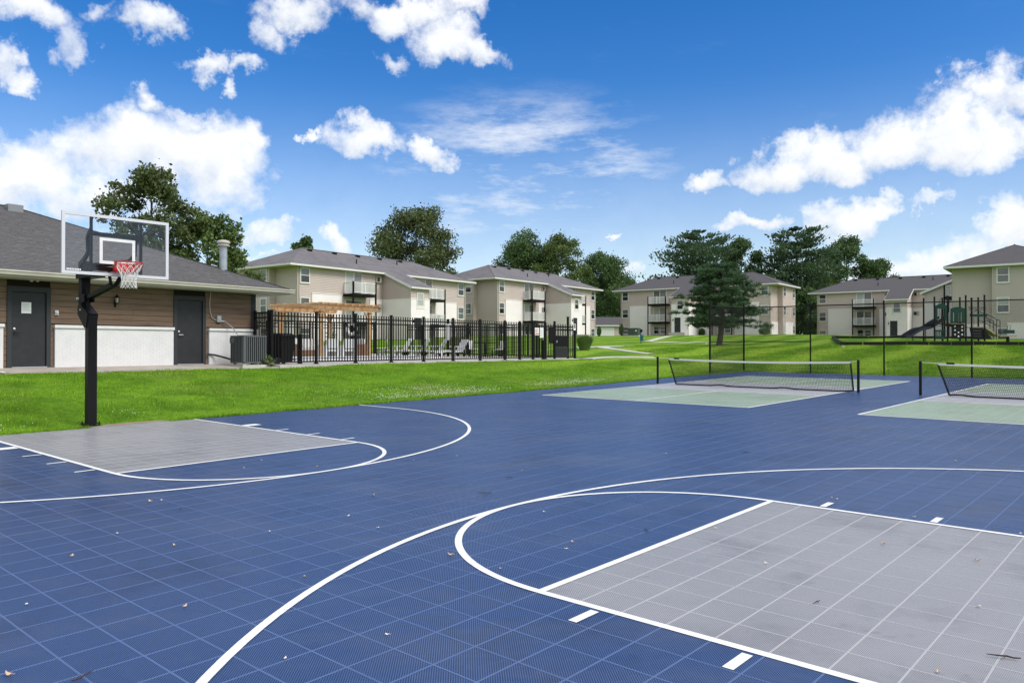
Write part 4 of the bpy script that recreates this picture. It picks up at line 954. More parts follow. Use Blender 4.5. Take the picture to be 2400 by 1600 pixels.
planter(24.0, 30.5, 'leafy plant in a black pot at the back left of the pergola'); planter(35.8, 29.5, 'leafy plant in a black pot at the back right of the pergola'); planter(38.5, 27.0, 'leafy plant in a black pot between the pergola and the chaises')

# ------------------------------------------------------------------ apartment buildings: one plan, five houses
WIN = {}
def window_meshes(w_, h_, key):
    if key in WIN: return WIN[key]
    t = .26; f = MB(); f.ring(0,0,w_,h_,t,-.22,.0); f.box(t,-.18,h_/2-.09,w_-t,-.02,h_/2+.09); f.box(-.08,-.28,-.12,w_+.08,-.0,-.003)
    mesh = f.mesh('window', ['vinyl_white'])
    panes = {}
    for kind in ('glass_dark','glass_mid','blind'):
        panes[kind] = (MB().box(t,-.10,h_/2+.09,w_-t,-.06,h_-t).mesh('pane', [kind]), MB().box(t,-.08,t,w_-t,-.04,h_/2-.09).mesh('pane', [kind]))
    WIN[key] = (mesh, panes); return WIN[key]
def apartment(label, ox, oy, zb, ang, mir=1, side_mat='siding_tan', roof_mat='roof_far', seed=1, group='apartment buildings'):
    rd = random.Random(seed); S = mir
    root = thing('apartment_building', label, 'apartment building', (ox, oy, zb), ang, group)
    LN, DP, NT, NO, E_, P_, OV = 76.6, 30.0, 10.5, 2.2, 22.9, .42, 2.0
    bx0, bx1, bp = 34.3, 42.5, -13.0
    zt = lambda y: E_+P_*(y+OV)-.35
    def B(): return MB(S)
    def add_win(T, u, z, w_, h_, key, kinds=None):
        """T places a plane: ('f', y) front, ('l', x) left end, ('r', x) right end, ('bl'/'br', x) sides"""
        me, pn = window_meshes(w_, h_, key); side, c = T
        k1 = rd.choice(['glass_dark','glass_mid','blind','glass_mid']); k2 = rd.choice(['glass_dark','glass_mid','glass_mid','blind' if k1 == 'blind' else 'glass_dark'])
        if side == 'f':
            if S > 0: loc, rz = (u, c-.1, z), 0
            else: loc, rz = (u+w_, -(c-.1), z), math.pi
        elif side == 'l':
            if S > 0: loc, rz = (c-.1, u+w_, z), -math.pi/2
            else: loc, rz = (c-.1, -u, z), -math.pi/2
        else:
            if S > 0: loc, rz = (c+.1, u, z), math.pi/2
            else: loc, rz = (c+.1, -u-w_, z), math.pi/2
        o = link('window', me, root, loc, rz); link('pane', pn[k1][0], o); link('pane', pn[k2][1], o); return o
    # cores
    b = B(); b.box(.02,.02,-3,LN-.02,DP,E_-.1); b.box(-NO+.02,NT+.02,-3,.02,DP,E_-.1); b.box(LN-.02,NT+.02,-3,LN+NO-.02,DP,E_-.1)
    b.prism_x([(bp+.02,-3),(.02,-3),(.02,zt(0)),(bp+.02,zt(bp))], bx0+.02, bx1-.02); b.build('wall', ['wall_core'], root)
    # lapped siding
    def strips(mb, T, u0, u1, z0, z1, clip=None, lap=.5):
        z = z0
        while z < z1-.05:
            a, c, zz = u0, u1, min(z+lap, z1)
            if clip: a, c = clip(zz)
            if c-a > .1:
                mb.add([T(a,.12,z),T(c,.12,z),T(c,.02,zz),T(a,.02,zz)], [(0,1,2,3)]); mb.add([T(a,.0,z),T(c,.0,z),T(c,.12,z),T(a,.12,z)], [(0,1,2,3)])
            z += lap
    TF = lambda y: (lambda u, o, z: (u, y-o, z))
    TLf = lambda x: (lambda u, o, z: (x-o, -u, z))
    TRt = lambda x: (lambda u, o, z: (x+o, u, z))
    b = B(); strips(b, TF(0), 0, bx0, -.5, E_-.5); strips(b, TF(0), bx1, LN, -.5, E_-.5)
    strips(b, TF(bp), bx0, bx1, -.5, zt(bp))
    cl = lambda z: (0, min(-bp, -((z-E_+.35)/P_-OV)) if z > zt(bp) else -bp)
    strips(b, TLf(bx0), 0, -bp, -.5, zt(0), cl)
    cr = lambda z: (max(bp, (z-E_+.35)/P_-OV) if z > zt(bp) else bp, 0)
    strips(b, TRt(bx1), bp, 0, -.5, zt(0), cr)
    strips(b, TLf(0), -NT, 0, -.5, E_-.5); strips(b, TF(NT), -NO, 0, -.5, E_-.5); strips(b, TLf(-NO), -DP, -NT, -.5, E_-.5)
    strips(b, TRt(LN), 0, NT, -.5, E_-.5); strips(b, TF(NT), LN, LN+NO, -.5, E_-.5); strips(b, TRt(LN+NO), NT, DP, -.5, E_-.5)
    o = b.build('siding', [side_mat], root); stuff(o)
    b = B()
    for x, y in ((0,0),(LN,0),(-NO,NT),(LN+NO,NT),(bx0,bp),(bx1,bp)): b.box(x-.18,y-.14,-.5,x+.18,y+.2,(zt(bp) if y < -1 else E_-.5))
    b.build('corner_trim', [side_mat], root)
    # white painted lower walls
    def panel(x0, x1, y, z1, nm='white_panel'):
        b = B(); b.box(x0,y-.3,-2,x1,y+.02,z1); b.box(x0-.1,y-.42,z1,x1+.1,y+.02,z1+.22); b.build(nm, ['white_wall'], root)
    panel(5.1,16.7,0,14.6); panel(LN-16.7,LN-5.1,0,14.6)
    panel(28.5,bx0-.4,0,13.9); panel(bx1+.4,LN-28.5,0,13.9)
    panel(bx0-.3,36.6,bp,14.0); panel(40.2,bx1+.3,bp,14.0); panel(36.61,40.19,bp,11.2)
    for x, s in ((bx0,-1),(bx1,1)):
        b = B(); x0, x1 = (x-.3, x+.02) if s < 0 else (x-.02, x+.3); b.box(x0,bp+.03,-2,x1,-.32,13.9); b.box(x0-.1,bp+.03,13.9,x1+.1,-.32,14.1); b.build('white_panel', ['white_wall'], root)
    for x, s in ((-NO,-1),(LN+NO,1)):
        b = B(); x0, x1 = (x-.28, x+.02) if s < 0 else (x-.02, x+.28); b.box(x0,NT+3.6,-2,x1,DP-4.2,5.6); b.box(x0-.08,NT+3.5,5.6,x1+.08,DP-4.1,5.8); b.build('white_panel', ['white_wall'], root)
        b = B(); x2 = 0 if s < 0 else LN; x0, x1 = (x2-.28, x2+.02) if s < 0 else (x2-.02, x2+.28); b.box(x0,1.2,-2,x1,NT-.3,5.6); b.build('white_panel', ['white_wall'], root)
    # roof
    xa, xb, ya, yb = -NO-OV, LN+NO+OV, -OV, DP+OV; hw = (yb-ya)/2; ym = (ya+yb)/2; zr = E_+P_*hw
    c0, c1, cy = bx0-1.0, bx1+1.0, bp-1.2; cz = E_+P_*(cy-ya)
    b = B(); b.add([(xa,ya,E_),(c0,ya,E_),(c1,ya,E_),(xb,ya,E_),(xb,yb,E_),(xa,yb,E_),(xa+hw,ym,zr),(xb-hw,ym,zr),(c0,cy,cz),(c1,cy,cz)],
        [(0,1,2,3,7,6),(3,4,7),(4,5,6,7),(5,0,6),(1,8,9,2)])
    roof = b.build('roof', [roof_mat], root)
    b = B(); b.box(xa,ya-.1,E_-.55,c0,ya+.06,E_-.02); b.box(c1,ya-.1,E_-.55,xb,ya+.06,E_-.02); b.box(xa-.1,ya-.1,E_-.55,xa+.06,yb,E_-.02); b.box(xb-.06,ya-.1,E_-.55,xb+.1,yb,E_-.02)
    b.box(c0,cy-.1,cz-.55,c1,cy+.06,cz-.02); b.build('fascia', ['fascia_white'], roof)
    for x in (c0, c1): B().beam((x,cy,cz-.38),(x,ya+1.5,E_-.38+P_*1.5),.16,.7).build('rake_board', ['fascia_white'], roof)
    b = B(); b.box(xa+.05,ya+.05,E_-.62,xb-.05,yb-.05,E_-.5); b.add([(c0,cy,cz-.5),(c1,cy,cz-.5),(c1,ya,E_-.5),(c0,ya,E_-.5)], [(0,1,2,3)]); b.build('soffit', ['soffit'], roof)
    b = B(); b.tube([(xa+hw,ym,zr+.06),(xb-hw,ym,zr+.06)], .22, 6)
    for q, e in (((xa,ya,E_),(xa+hw,ym,zr)),((xb,ya,E_),(xb-hw,ym,zr)),((xa,yb,E_),(xa+hw,ym,zr)),((xb,yb,E_),(xb-hw,ym,zr))): b.tube([q, e], .14, 6)
    b.build('ridge_cap', [roof_mat], roof)
    for i in range(5):
        x = xa+hw+1.5+i*10.2; B().box(x,ym-2.4,zr-1.05,x+1.3,ym-1.3,zr-.25).build('roof_vent', ['black_matt'], roof)
    for x, y in ((27,4.5),(50,9)): B().tube([(x,y,E_+P_*(y-ya)-.2),(x,y,E_+P_*(y-ya)+1.5)], .18, 8).build('vent_pipe', ['black_matt'], roof)
    for x, y in ((.35,-.25),(LN-.35,-.25)): B().tube([(x,y-1.4,E_-.6),(x,y,E_-1.5),(x,y,-.5)], .14, 6).build('downspout', ['soffit'], root)
    # windows
    lv = (.4, 8.7, 17.5)
    for z in lv:
        h_ = 4.6 if z > 2 else 3.9; ky = 'w46' if z > 2 else 'w39'
        add_win(('f',0), .75, z, 3.5, h_, ky); add_win(('f',0), LN-4.3, z, 3.5, h_, ky)
        for y in (NT+1.0, DP-4.6):
            add_win(('l',-NO), y, z, 3.2, h_, ky+'e'); add_win(('r',LN+NO), y, z, 3.2, h_, ky+'e')
    add_win(('f',bp), 36.8, 11.6, 3.2, 4.4, 'wb')
    b = B(); b.box(36.4,bp-.42,10.9,40.4,bp-.02,11.25); b.build('window_ledge', ['white_wall'], root)
    # entry door, lamp, step
    d = B().box(35.6,bp-.36,.9,38.7,bp-.3,7.9).build('door', ['door_charcoal'], root); B().box(35.9,bp-.42,4.2,36.1,bp-.361,4.4).build('handle', ['alu'], d)
    b = B(); b.box(35.4,bp-.4,.7,35.6,bp-.3,8.1); b.box(38.7,bp-.4,.7,38.9,bp-.3,8.1); b.box(35.6,bp-.4,7.9,38.7,bp-.3,8.1); b.build('frame', ['vinyl_white'], d)
    B().box(34.4,bp-4,-2,42.3,bp-.31,.75).build('entry_step', ['concrete'], root)
    B().box(34.75,bp-.62,6.3,35.1,bp-.3,7.3).build('lamp', ['black_steel'], root)
    # wall air conditioners
    for x, z, y in ((32.2,19.6,-.02),(32.2,10.6,-.3),(LN-32.2,19.6,-.02),(LN-32.2,10.6,-.3)):
        a = B().box(x-1.15,y-.7,z,x+1.15,y,z+1.9).build('wall_air_conditioner', ['soffit'], root); B().box(x-.9,y-.73,z+.25,x+.2,y-.701,z+1.65).build('grille', ['ac_dark'], a)
    # sliding doors and balconies
    for x0 in (18.2, LN-25.2):
        for k, z in enumerate((6.4, 15.2)):
            b = B(); b.ring(x0,z,x0+7,z+7,.25,-.2,-.02); b.box(x0+3.35,-.18,z+.25,x0+3.65,-.03,z+6.75); s = b.build('sliding_door', ['vinyl_white'], root)
            B().box(x0+.25,-.12,z+.25,x0+3.35,-.06,z+6.75).build('pane', [rd.choice(['glass_mid','blind','glass_mid'])], s); B().box(x0+3.65,-.10,z+.25,x0+6.75,-.05,z+6.75).build('pane', [rd.choice(['glass_dark','glass_mid'])], s)
            bal = B().box(x0-.9,-4.8,z-.85,x0+8.9,-.05,z-.05).build('balcony', ['black_matt'], root)
            b = B()
            for yy, u0, u1 in ((-4.6, x0-.5, x0+8.5),):
                b.box(u0,yy-.1,z+3.3,u1,yy+.12,z+3.5); b.box(u0,yy-.06,z+.25,u1,yy+.08,z+.45); n = 20
                for i in range(n+1): x = u0+(u1-u0)*i/n; b.box(x-.085,yy-.05,z+.45,x+.085,yy+.07,z+3.3)
                b.box((u0+u1)/2-.16,yy-.16,z,(u0+u1)/2+.16,yy+.16,z+3.75)
            for xx in (x0-.55, x0+8.5):
                b.box(xx-.08,-4.4,z+3.3,xx+.12,-.1,z+3.5); b.box(xx-.05,-4.4,z+.25,xx+.08,-.1,z+.45)
                for i in range(10): y = -4.2+i*.44; b.box(xx-.04,y-.06,z+.45,xx+.06,y+.06,z+3.3)
            b.build('railing', ['vinyl_white'], bal)
        for xx in (x0-.75, x0+8.7): B().box(xx-.2,-4.85,-2,xx+.22,-4.4,18.9).build('balcony_post', ['black_matt'], root)
        for xx in (x0+.2, x0+3.7): add_win(('f',-.02), xx, .4, 3.1, 4.0, 'wg')
    return root
AA = R(53.5); AC_ = R(-36.5)
apartment('tan and white apartment building behind the pergola', -63.2, 229, 6.6, AA, 1, 'siding_tan', 'roof_far', 3)
apartment('tan and white apartment building behind the right end of the pool fence', -5.8, 310, 9.7, AA, 1, 'siding_tan', 'roof_far', 8)
apartment('tan apartment building half hidden by the round blue green pine', 56.2, 399.6, 11.2, AC_, 1, 'siding_tan2', 'roof_far_dark', 12)
apartment('tan apartment building seen left of the playground slide', 152.6, 388, 9.2, AC_, 1, 'siding_tan2', 'roof_far_dark', 21)
apartment('taupe apartment building at the right edge behind the playground stairs', 134.6, 237, 6.4, AA, -1, 'siding_taupe', 'roof_far_dark', 33)

# garage far behind, between two of the apartment buildings
ga = thing('garage', 'low garage with a white door and dark roof between two apartment buildings', 'garage', (66, 620, 14.2), R(0))
MB().box(-6,0,-2,32,24,8.2).build('wall', ['siding_tan2'], ga)
MB().prism_x([(-1.5,8.2),(25.5,8.2),(12,15.5)], -8, 34).build('roof', ['roof_far_dark'], ga)
MB().box(-8,-1.7,7.6,34,-1.5,8.5).build('fascia', ['fascia_white'], ga)
gd = MB().box(4.5,-.2,0,15.6,.0,6.8).build('garage_door', ['vinyl_white'], ga)
for i in range(1,4): MB().box(4.5,-.24,i*1.7-.04,15.6,-.201,i*1.7+.04).build('panel_joint', ['soffit'], gd)
MB().box(.2,-.2,0,2.2,0,6.8).build('side_door', ['vinyl_white'], ga)

# ------------------------------------------------------------------ trees
def cards(C, size, asp=.55, up=0.0, D=None):
    """one four-cornered leaf per centre, random or given direction"""
    n = len(C)
    if D is None: D = rng.normal(size=(n, 3)); D[:, 2] += up
    D = D/np.linalg.norm(D, axis=1, keepdims=True)
    E2 = np.cross(D, rng.normal(size=(n, 3))); E2 /= np.maximum(np.linalg.norm(E2, axis=1, keepdims=True), 1e-6)
    s = np.asarray(size).reshape(-1, 1)*np.ones((n, 1))
    V = np.stack([C-D*s*.5, C+E2*s*asp*.5, C+D*s*.5, C-E2*s*asp*.5], 1).reshape(-1, 3)
    return V, np.arange(n*4).reshape(-1, 4)
def branchy(mb, p0, p1, r0, r1, wob, n=5):
    p0, p1 = Vector(p0), Vector(p1); pts = []; rs = []
    for i in range(n+1):
        t = i/n; q = p0.lerp(p1, t); k = wob*math.sin(math.pi*t)
        pts.append(q+Vector((random.uniform(-k,k), random.uniform(-k,k), random.uniform(0,k)))); rs.append(r0+(r1-r0)*t)
    mb.tube(pts, rs, 6); return pts
def tree(label, X, Y, H, Wd, leaf='leaf_a', n=5200, size=.95, crown0=.25, nb=26, group='trees behind the buildings', lean=0, gap=.16, name='tree', tr=None, shape=1.0, cr=1.0):
    z0 = ground(X, Y)-.3; t = thing(name, label, 'tree', (X, Y, z0), random.uniform(0, 6), group); t.rotation_euler = (0, 0, 0)
    tr = tr or H*.018; mb = MB(); top = Vector((lean, 0, H*.86)); mid = Vector((lean*.4, 0, H*crown0))
    mb.tube([(0,0,-1),(0,0,0),tuple(mid),tuple(mid.lerp(top,.5)),tuple(top)], [tr*1.5,tr*1.2,tr,tr*.6,tr*.15], 8)
    cl = []
    for i in range(nb):          # foliage masses at the ends of the limbs
        h = crown0+(1-crown0)*((i+.5)/nb)**.9; tt = (h-crown0)/(1-crown0)
        prof = math.sin(math.pi*min(1, (.18+.82*tt)**shape))**.62 if tt < .98 else .12
        a = i*2.399+random.uniform(-.5,.5); r_ = Wd/2*prof*random.uniform(.45,.95)
        c = Vector((lean*h+r_*math.cos(a), r_*math.sin(a), H*h*random.uniform(.95,1.02))); cl.append((c, cr*Wd*random.uniform(.12,.2)))
        q = Vector((lean*h*.7, 0, H*max(crown0*.8, h-.22)))
        pts = branchy(mb, q, c, tr*.36*(1.2-tt), tr*.06, Wd*.03)
        for k in range(2):
            e = c+Vector((random.gauss(0,1), random.gauss(0,1), random.gauss(0,.8)))*Wd*.07; branchy(mb, pts[3], e, tr*.1, tr*.03, .2, 3); cl.append((e, cr*Wd*random.uniform(.07,.12)))
    mb.build('trunk', ['bark'], t)
    wts = np.array([r_**2 for _, r_ in cl]); cnt = np.maximum(8, (wts/wts.sum()*n*4.2).astype(int)); C = []
    for (c, r_), m in zip(cl, cnt):
        d = rng.normal(size=(m, 3)); d /= np.linalg.norm(d, axis=1, keepdims=True)
        rr = r_*(rng.uniform(gap, 1.15, (m, 1)))**.7; C.append(np.array(c)+d*rr*np.array([1, 1, .8]))
        sp = np.array(c)+d[:max(3, m//22)]*r_*rng.uniform(1.05, 1.32, (max(3, m//22), 1)); C.append(sp)     # stray sprigs
    C = np.vstack(C); V, F = cards(C, rng.uniform(.6, 1.25, len(C))*size*.88, .75)
    link('crown', np_mesh('crown', V, F, [leaf]), t); return t
def pine(label, X, Y, H, Wd, leaf='pine_far', tiers=13, size=1.3, group='trees behind the buildings', crown0=.22, dens=1.0):
    z0 = ground(X, Y)-.3; t = thing('pine_tree', label, 'pine tree', (X, Y, z0), 0, group); tr = H*.016; mb = MB()
    mb.tube([(0,0,-1),(0,0,H*.3),(0,0,H*.7),(0,0,H*.97)], [tr*1.3,tr,tr*.6,tr*.1], 8); CC = []; DD = []
    for i in range(tiers):
        h = crown0+(1-crown0)*i/(tiers-1); tt = (h-crown0)/(1-crown0); L0 = Wd/2*(1-tt)**.42*random.uniform(.62,1.1)*(.45+.55*min(1, tt*4+.45))
        for k in range(7 if tt < .8 else 5):
            a = k*2*math.pi/7+i*1.1+random.uniform(-.4,.4); ln = L0*random.uniform(.55,1.12)+Wd*.05
            b0 = Vector((0,0,H*h-ln*.12)); b1 = Vector((ln*math.cos(a), ln*math.sin(a), H*h+ln*random.uniform(.02,.34)))
            branchy(mb, b0, b1, tr*.3*(1-tt*.6), tr*.05, ln*.06, 4)
            m = int(150*dens*(.4+ln/(Wd*.5)))
            for _ in range(m):
                s = random.uniform(.3,1.05)**.8; p = b0.lerp(b1, s); sp_ = ln*.17
                p += Vector((random.gauss(0,sp_), random.gauss(0,sp_), abs(random.gauss(0,sp_*.45))))
                CC.append(p); d = (b1-b0).normalized()*.7+Vector((random.gauss(0,.5), random.gauss(0,.5), random.uniform(.1,.9))); DD.append(d)
    mb.build('trunk', ['bark'], t)
    V, F = cards(np.array(CC), rng.uniform(.7, 1.3, len(CC))*size*1.35, .5, D=np.array(DD)); link('crown', np_mesh('crown', V, F, [leaf]), t); return t
def at(px, d): return (px-1200)/1821*d
tree('tall broadleaf tree with a ragged top rising over the clubhouse roof behind the backboard', at(362,165), 165, 38.5, 24, 'leaf_a', 4200, .85, .16, 40, lean=-.8, cr=.66)
tree('lower broadleaf tree on the right, beside the clubhouse roof vent', at(485,172), 172, 29.5, 23, 'leaf_b', 4000, .85, .1, 34, cr=.7)
tree('small dark treetop poking over the ridge behind the pergola', at(712,330), 330, 43, 14, 'leaf_dark', 2600, 1.1, .3, 14)
tree('tiny dark treetop just right of the ridge end behind the pergola', at(758,340), 340, 38.5, 8, 'leaf_dark', 1500, 1.0, .3, 10)
tree('wide rounded tree over the roof of the nearest apartment building', at(975,345), 345, 55.5, 47, 'leaf_a', 8000, 1.15, .2, 46, cr=.78)
tree('broadleaf tree with a pointed top over the second apartment building', at(1222,420), 420, 54, 37, 'leaf_dark', 6500, 1.25, .2, 28)
tree('broadleaf tree with a narrow spire right of the pointed one', at(1308,415), 415, 52, 33, 'leaf_b', 5200, 1.2, .2, 24, shape=1.3)
tree('rounded dark tree left of the gap between two apartment buildings', at(1412,690), 690, 70, 62, 'leaf_dark', 7500, 1.8, .1, 34)
tree('dark tree filling the gap above the garage', at(1445,720), 720, 52, 52, 'leaf_dark', 6500, 1.9, .04, 30)
tree('dark tree at the left of the gap above the garage', at(1395,700), 700, 48, 44, 'leaf_dark', 5500, 1.9, .04, 28)
pine('tall spreading pine behind the left of the pine-fronted apartment building', at(1640,470), 470, 64, 62, 'pine_far', 14, 1.5)
tree('thin topped broadleaf tree right of the tall spreading pine', at(1738,480), 480, 60, 36, 'leaf_dark', 4600, 1.4, .2, 26, gap=.3, cr=.75)
pine('wide crowned white pine behind the right of the pine-fronted apartment building', at(1868,465), 465, 65.5, 60, 'pine_far', 13, 1.5, crown0=.3)
pine('short pine between the two taller pines', at(1782,440), 440, 42, 22, 'pine_far', 9, 1.3)
tree('open branched tree with two tops right of the white pine', at(1985,490), 490, 63.5, 40, 'leaf_dark', 6000, 1.4, .15, 28, gap=.3, cr=.75)
tree('narrow tree at the right end of the treeline', at(2058,490), 490, 50, 28, 'leaf_dark', 4600, 1.3, .15, 20, gap=.3)
tree('low bright green tree under the white pine', at(1915,470), 470, 38, 34, 'leaf_b', 5200, 1.3, .05, 26)
tree('low dark tree between the end wall and the next apartment building', at(1895,430), 430, 27, 22, 'leaf_dark', 3800, 1.2, .02, 20)

# the round blue-green pine on the lawn
def lawn_pine():
    X, Y, H, Wd = 58.7, 220, 24.3, 25.5; z0 = ground(X, Y)-.2
    t = thing('pine_tree', 'round topped blue green pine standing alone on the lawn', 'pine tree', (X, Y, z0), 0); mb = MB()
    mb.tube([(.2,0,-1),(.1,0,0),(0,0,.8),(.5,0,4),(1.0,0,9),(.6,0,15),(.2,0,22)], [1.35,1.15,.85,.75,.62,.38,.08], 10); CC = []; DD = []; SZ = []
    for i in range(121):
        tt = ((i//11)+.5)/11; h = 5.6+(H-6.6)*tt+random.uniform(-.25,.25)
        prof = float(np.interp(tt, [0,.1,.25,.5,.75,.9,1], [.86,1.02,1,.84,.66,.44,.12]))*random.uniform(.66,1.1); a = i*2.399+random.uniform(-.4,.4); ln = Wd/2*prof
        b0 = Vector((.7*(1-tt),0,h-ln*.05)); b1 = Vector((.4+ln*math.cos(a), ln*math.sin(a), h+ln*random.uniform(-.10,.14)))
        pts = branchy(mb, b0, b1, .16*(1.1-tt), .03, ln*.05, 5)
        for _ in range(17):
            s = random.uniform(.45,1.02) if ln > 5 else random.uniform(.25,1.02); c = b0.lerp(b1, s)+Vector((random.gauss(0,.8), random.gauss(0,.8), random.gauss(.05,.22)))
            for _ in range(36):
                d = Vector((random.gauss(0,1), random.gauss(0,1), random.gauss(.4,.5))).normalized(); CC.append(c+d*random.uniform(.1,.8)); DD.append(d+Vector((0,0,.3))); SZ.append(random.uniform(.6,1.1))
    mb.build('trunk', ['bark'], t)
    V, F = cards(np.array(CC), np.array(SZ), .15, D=np.array(DD)); link('crown', np_mesh('crown', V, F, ['pine_needle']), t)
lawn_pine()
def ornamental(X, Y, H, Wd, lab):
    t = thing('ornamental_grass', lab, 'ornamental grass', (X, Y, ground(X, Y)-.05)); V = []; F = []
    for _ in range(2600):
        a = random.uniform(0, 6.283); r0 = random.uniform(0, .9)*Wd*.28; ln = H*random.uniform(.6,1.05); out_ = Wd*.5*random.uniform(.1,1)
        p0 = Vector((r0*math.cos(a), r0*math.sin(a), 0)); p1 = Vector(((r0+out_*.45)*math.cos(a), (r0+out_*.45)*math.sin(a), ln*.7)); p2 = Vector(((r0+out_*.85)*math.cos(a), (r0+out_*.85)*math.sin(a), ln*(1-.25*random.random())))
        q = Vector((-math.sin(a), math.cos(a), 0))*.035; o = len(V); V += [tuple(p0-q), tuple(p0+q), tuple(p1+q), tuple(p1-q), tuple(p2), tuple(p2)]; F += [(o,o+1,o+2,o+3),(o+3,o+2,o+4,o+5)]
    link('blades', np_mesh('blades', V, F, ['ornamental']), t)
ornamental(14.0, 150, 3.3, 3.7, 'round clump of tall ornamental grass past the end of the pool fence')
def shrub(X, Y, H, Wd, lab, leaf='leaf_dark', n=700):
    t = thing('shrub', lab, 'shrub', (X, Y, ground(X, Y)-.1), 0, 'shrubs against the apartment walls'); mb = MB()
    for k in range(5): branchy(mb, (0,0,-.2), (random.gauss(0,Wd*.2), random.gauss(0,Wd*.2), H*.7), .08, .02, .1, 3)
    mb.build('stems', ['bark'], t); d = rng.normal(size=(n,3)); d /= np.linalg.norm(d, axis=1, keepdims=True); C = d*rng.uniform(.3,1,(n,1))**.6*np.array([Wd/2,Wd/2,H/2])+np.array([0,0,H/2])
    V, F = cards(C, rng.uniform(.35,.7,n), .6); link('foliage', np_mesh('foliage', V, F, [leaf]), t)
shrub(at(1792,339), 339, 3.6, 5.5, 'dark shrub under the window right of the lawn pine'); shrub(at(1645,372), 372, 3.4, 3.2, 'small dark shrub by the white wall left of the lawn pine')
shrub(at(1456,392), 392, 6.5, 2.6, 'narrow dark shrub at the corner beside the garage'); shrub(at(1404,372), 372, 5, 2.4, 'upright dark shrub at the far corner of the second apartment building')
shrub(at(625,84.5), 84.5, 1.3, 1.6, 'low weedy plant at the foot of the pool fence corner', 'leaf_a', 160)

# ------------------------------------------------------------------ chain link fence at the far side of the court
def chain_fence():
    P = [(89.5,1.0),(100.6,1.0),(100.4,-9.3),(100.1,-19.4),(100,-29.9),(100,-40.3),(100,-50.6),(100,-61)]
    o = court(*P[0]); f = thing('chain_link_fence', 'tall black chain link fence along the far side of the court', 'fence', tuple(o)); Ht = 9.8
    W = [court(x, y)-o for x, y in P]
    for i, p in enumerate(W):
        hh = Ht+(.55 if i < 2 else .25); b = MB(); b.tube([p, p+Vector((0,0,hh))], .14 if i in (0,1) else .11, 8); b.lathe([(.17,0),(.15,.12),(.05,.2)], 8, tuple(p+Vector((0,0,hh)))); b.build('post', ['black_steel'], f)
    for i in range(len(W)-1):
        a, c = W[i], W[i+1]; u = Vector((0,0,1))
        MB().tube([a+u*Ht, c+u*Ht], .075, 8).build('top_rail', ['black_steel'], f)
        if i < 2: MB().tube([a+u*4.6, c+u*4.6], .065, 8).build('brace_rail', ['black_steel'], f)
        MB().tube([a+u*.15, c+u*.15], .02, 5).build('tension_wire', ['black_steel'], f)
        # the woven wire: diagonal strands both ways
        ln = (c-a).length; d = (c-a)/ln; m = MB(); sp_ = .235; k = -Ht+.1
        while k < ln:
            for sg in (0, 1):
                s0, s1 = max(k, 0), min(k+Ht-.15, ln)
                if s1 > s0:
                    z0, z1 = .15+(s0-k), .15+(s1-k)
                    if sg: pa, pb = a+d*(ln-s0)+u*z0, a+d*(ln-s1)+u*z1
                    else: pa, pb = a+d*s0+u*z0, a+d*s1+u*z1
                    m.tube([pa, pb], .0125, 3, cap=False)
            k += sp_
        stuff(m.build('wire_mesh', ['black_matt'], f))
chain_fence()

# ------------------------------------------------------------------ pickleball nets
def pb_net(y0, label, xn=64.6):
    o = court(xn, y0); n = thing('pickleball_net', label, 'net', tuple(o), 0, 'pickleball nets'); u = Vector((0,0,1))
    def q(t, z): return court(xn, y0-t)-o+u*z
    for t in (0, 21.9):
        b = MB(); b.tube([q(t,-.05), q(t,3.08)], .125, 10); b.lathe([(.13,0),(.11,.05),(.02,.08)], 10, tuple(q(t,3.08))); b.build('post', ['black_steel'], n)
    T0, T1 = 1.45, 21.2; sag = lambda t: 2.98-.16*math.sin(math.pi*(t-T0)/(T1-T0)); N_ = 40
    # white headband
    top = [q(T0+(T1-T0)*i/N_, sag(T0+(T1-T0)*i/N_)) for i in range(N_+1)]; b = MB(); dn = court(1, 0)-court(0, 0)
    for i in range(N_):
        b.add([top[i]-u*.19-dn*.02, top[i+1]-u*.19-dn*.02, top[i+1]-dn*.02, top[i]-dn*.02, top[i]-u*.19+dn*.02, top[i+1]-u*.19+dn*.02, top[i+1]+dn*.02, top[i]+dn*.02], [(0,1,2,3),(7,6,5,4),(3,2,6,7),(1,0,4,5)])
    b.build('headband', ['net_white'], n)
    MB().tube([q(0,3.02), q(T0,2.96)], .025, 6).build('cable', ['net_white'], n); MB().tube([q(21.9,3.02), q(T1,2.96)], .025, 6).build('cable', ['net_white'], n)
    b = MB()
    for t, tb in ((T0, T0+.9), (T1, T1+.25)): b.beam(q(t,2.8), q(tb,.12), .16, .05, up=tuple(dn))
    b.build('side_tape', ['net_black'], n)
    bl = lambda t: .10+.10*max(0, math.sin(t*.9+y0))**3
    b = MB(); pts = [(q(T0+.9+(T1-T0-.65)*i/N_, bl(T0+.9+(T1-T0-.65)*i/N_))) for i in range(N_+1)]
    for i in range(N_): b.beam(pts[i], pts[i+1], .05, .14)
    b.build('bottom_tape', ['net_black'], n)
    MB().box(-.02,-.02,0,.02,.02,.02)
    b = MB(); b.beam(q(2.1,2.97),q(2.75,2.96),.06,.17); b.build('brand_patch', ['net_black'], n)
    m = MB(); nc = 130
    for i in range(nc+1):
        s = i/nc; ta = T0+(T1-T0)*s; tb = T0+.9+(T1-T0-.65)*s; m.tube([q(tb, bl(tb)), q(ta, sag(ta)-.19)], .0145, 3, cap=False)
    for k in range(1, 19):
        z = k/19; pts = []
        for i in range(0, N_+1, 2):
            s = i/N_; tt = (T0+.9*(1-z))+(T1-T0-.65*(1-z))*s; pts.append(q(tt, bl(tt)+(sag(tt)-.19-bl(tt))*z))
        m.tube(pts, .0145, 3, cap=False)
    stuff(m.build('net_mesh', ['net_black'], n))
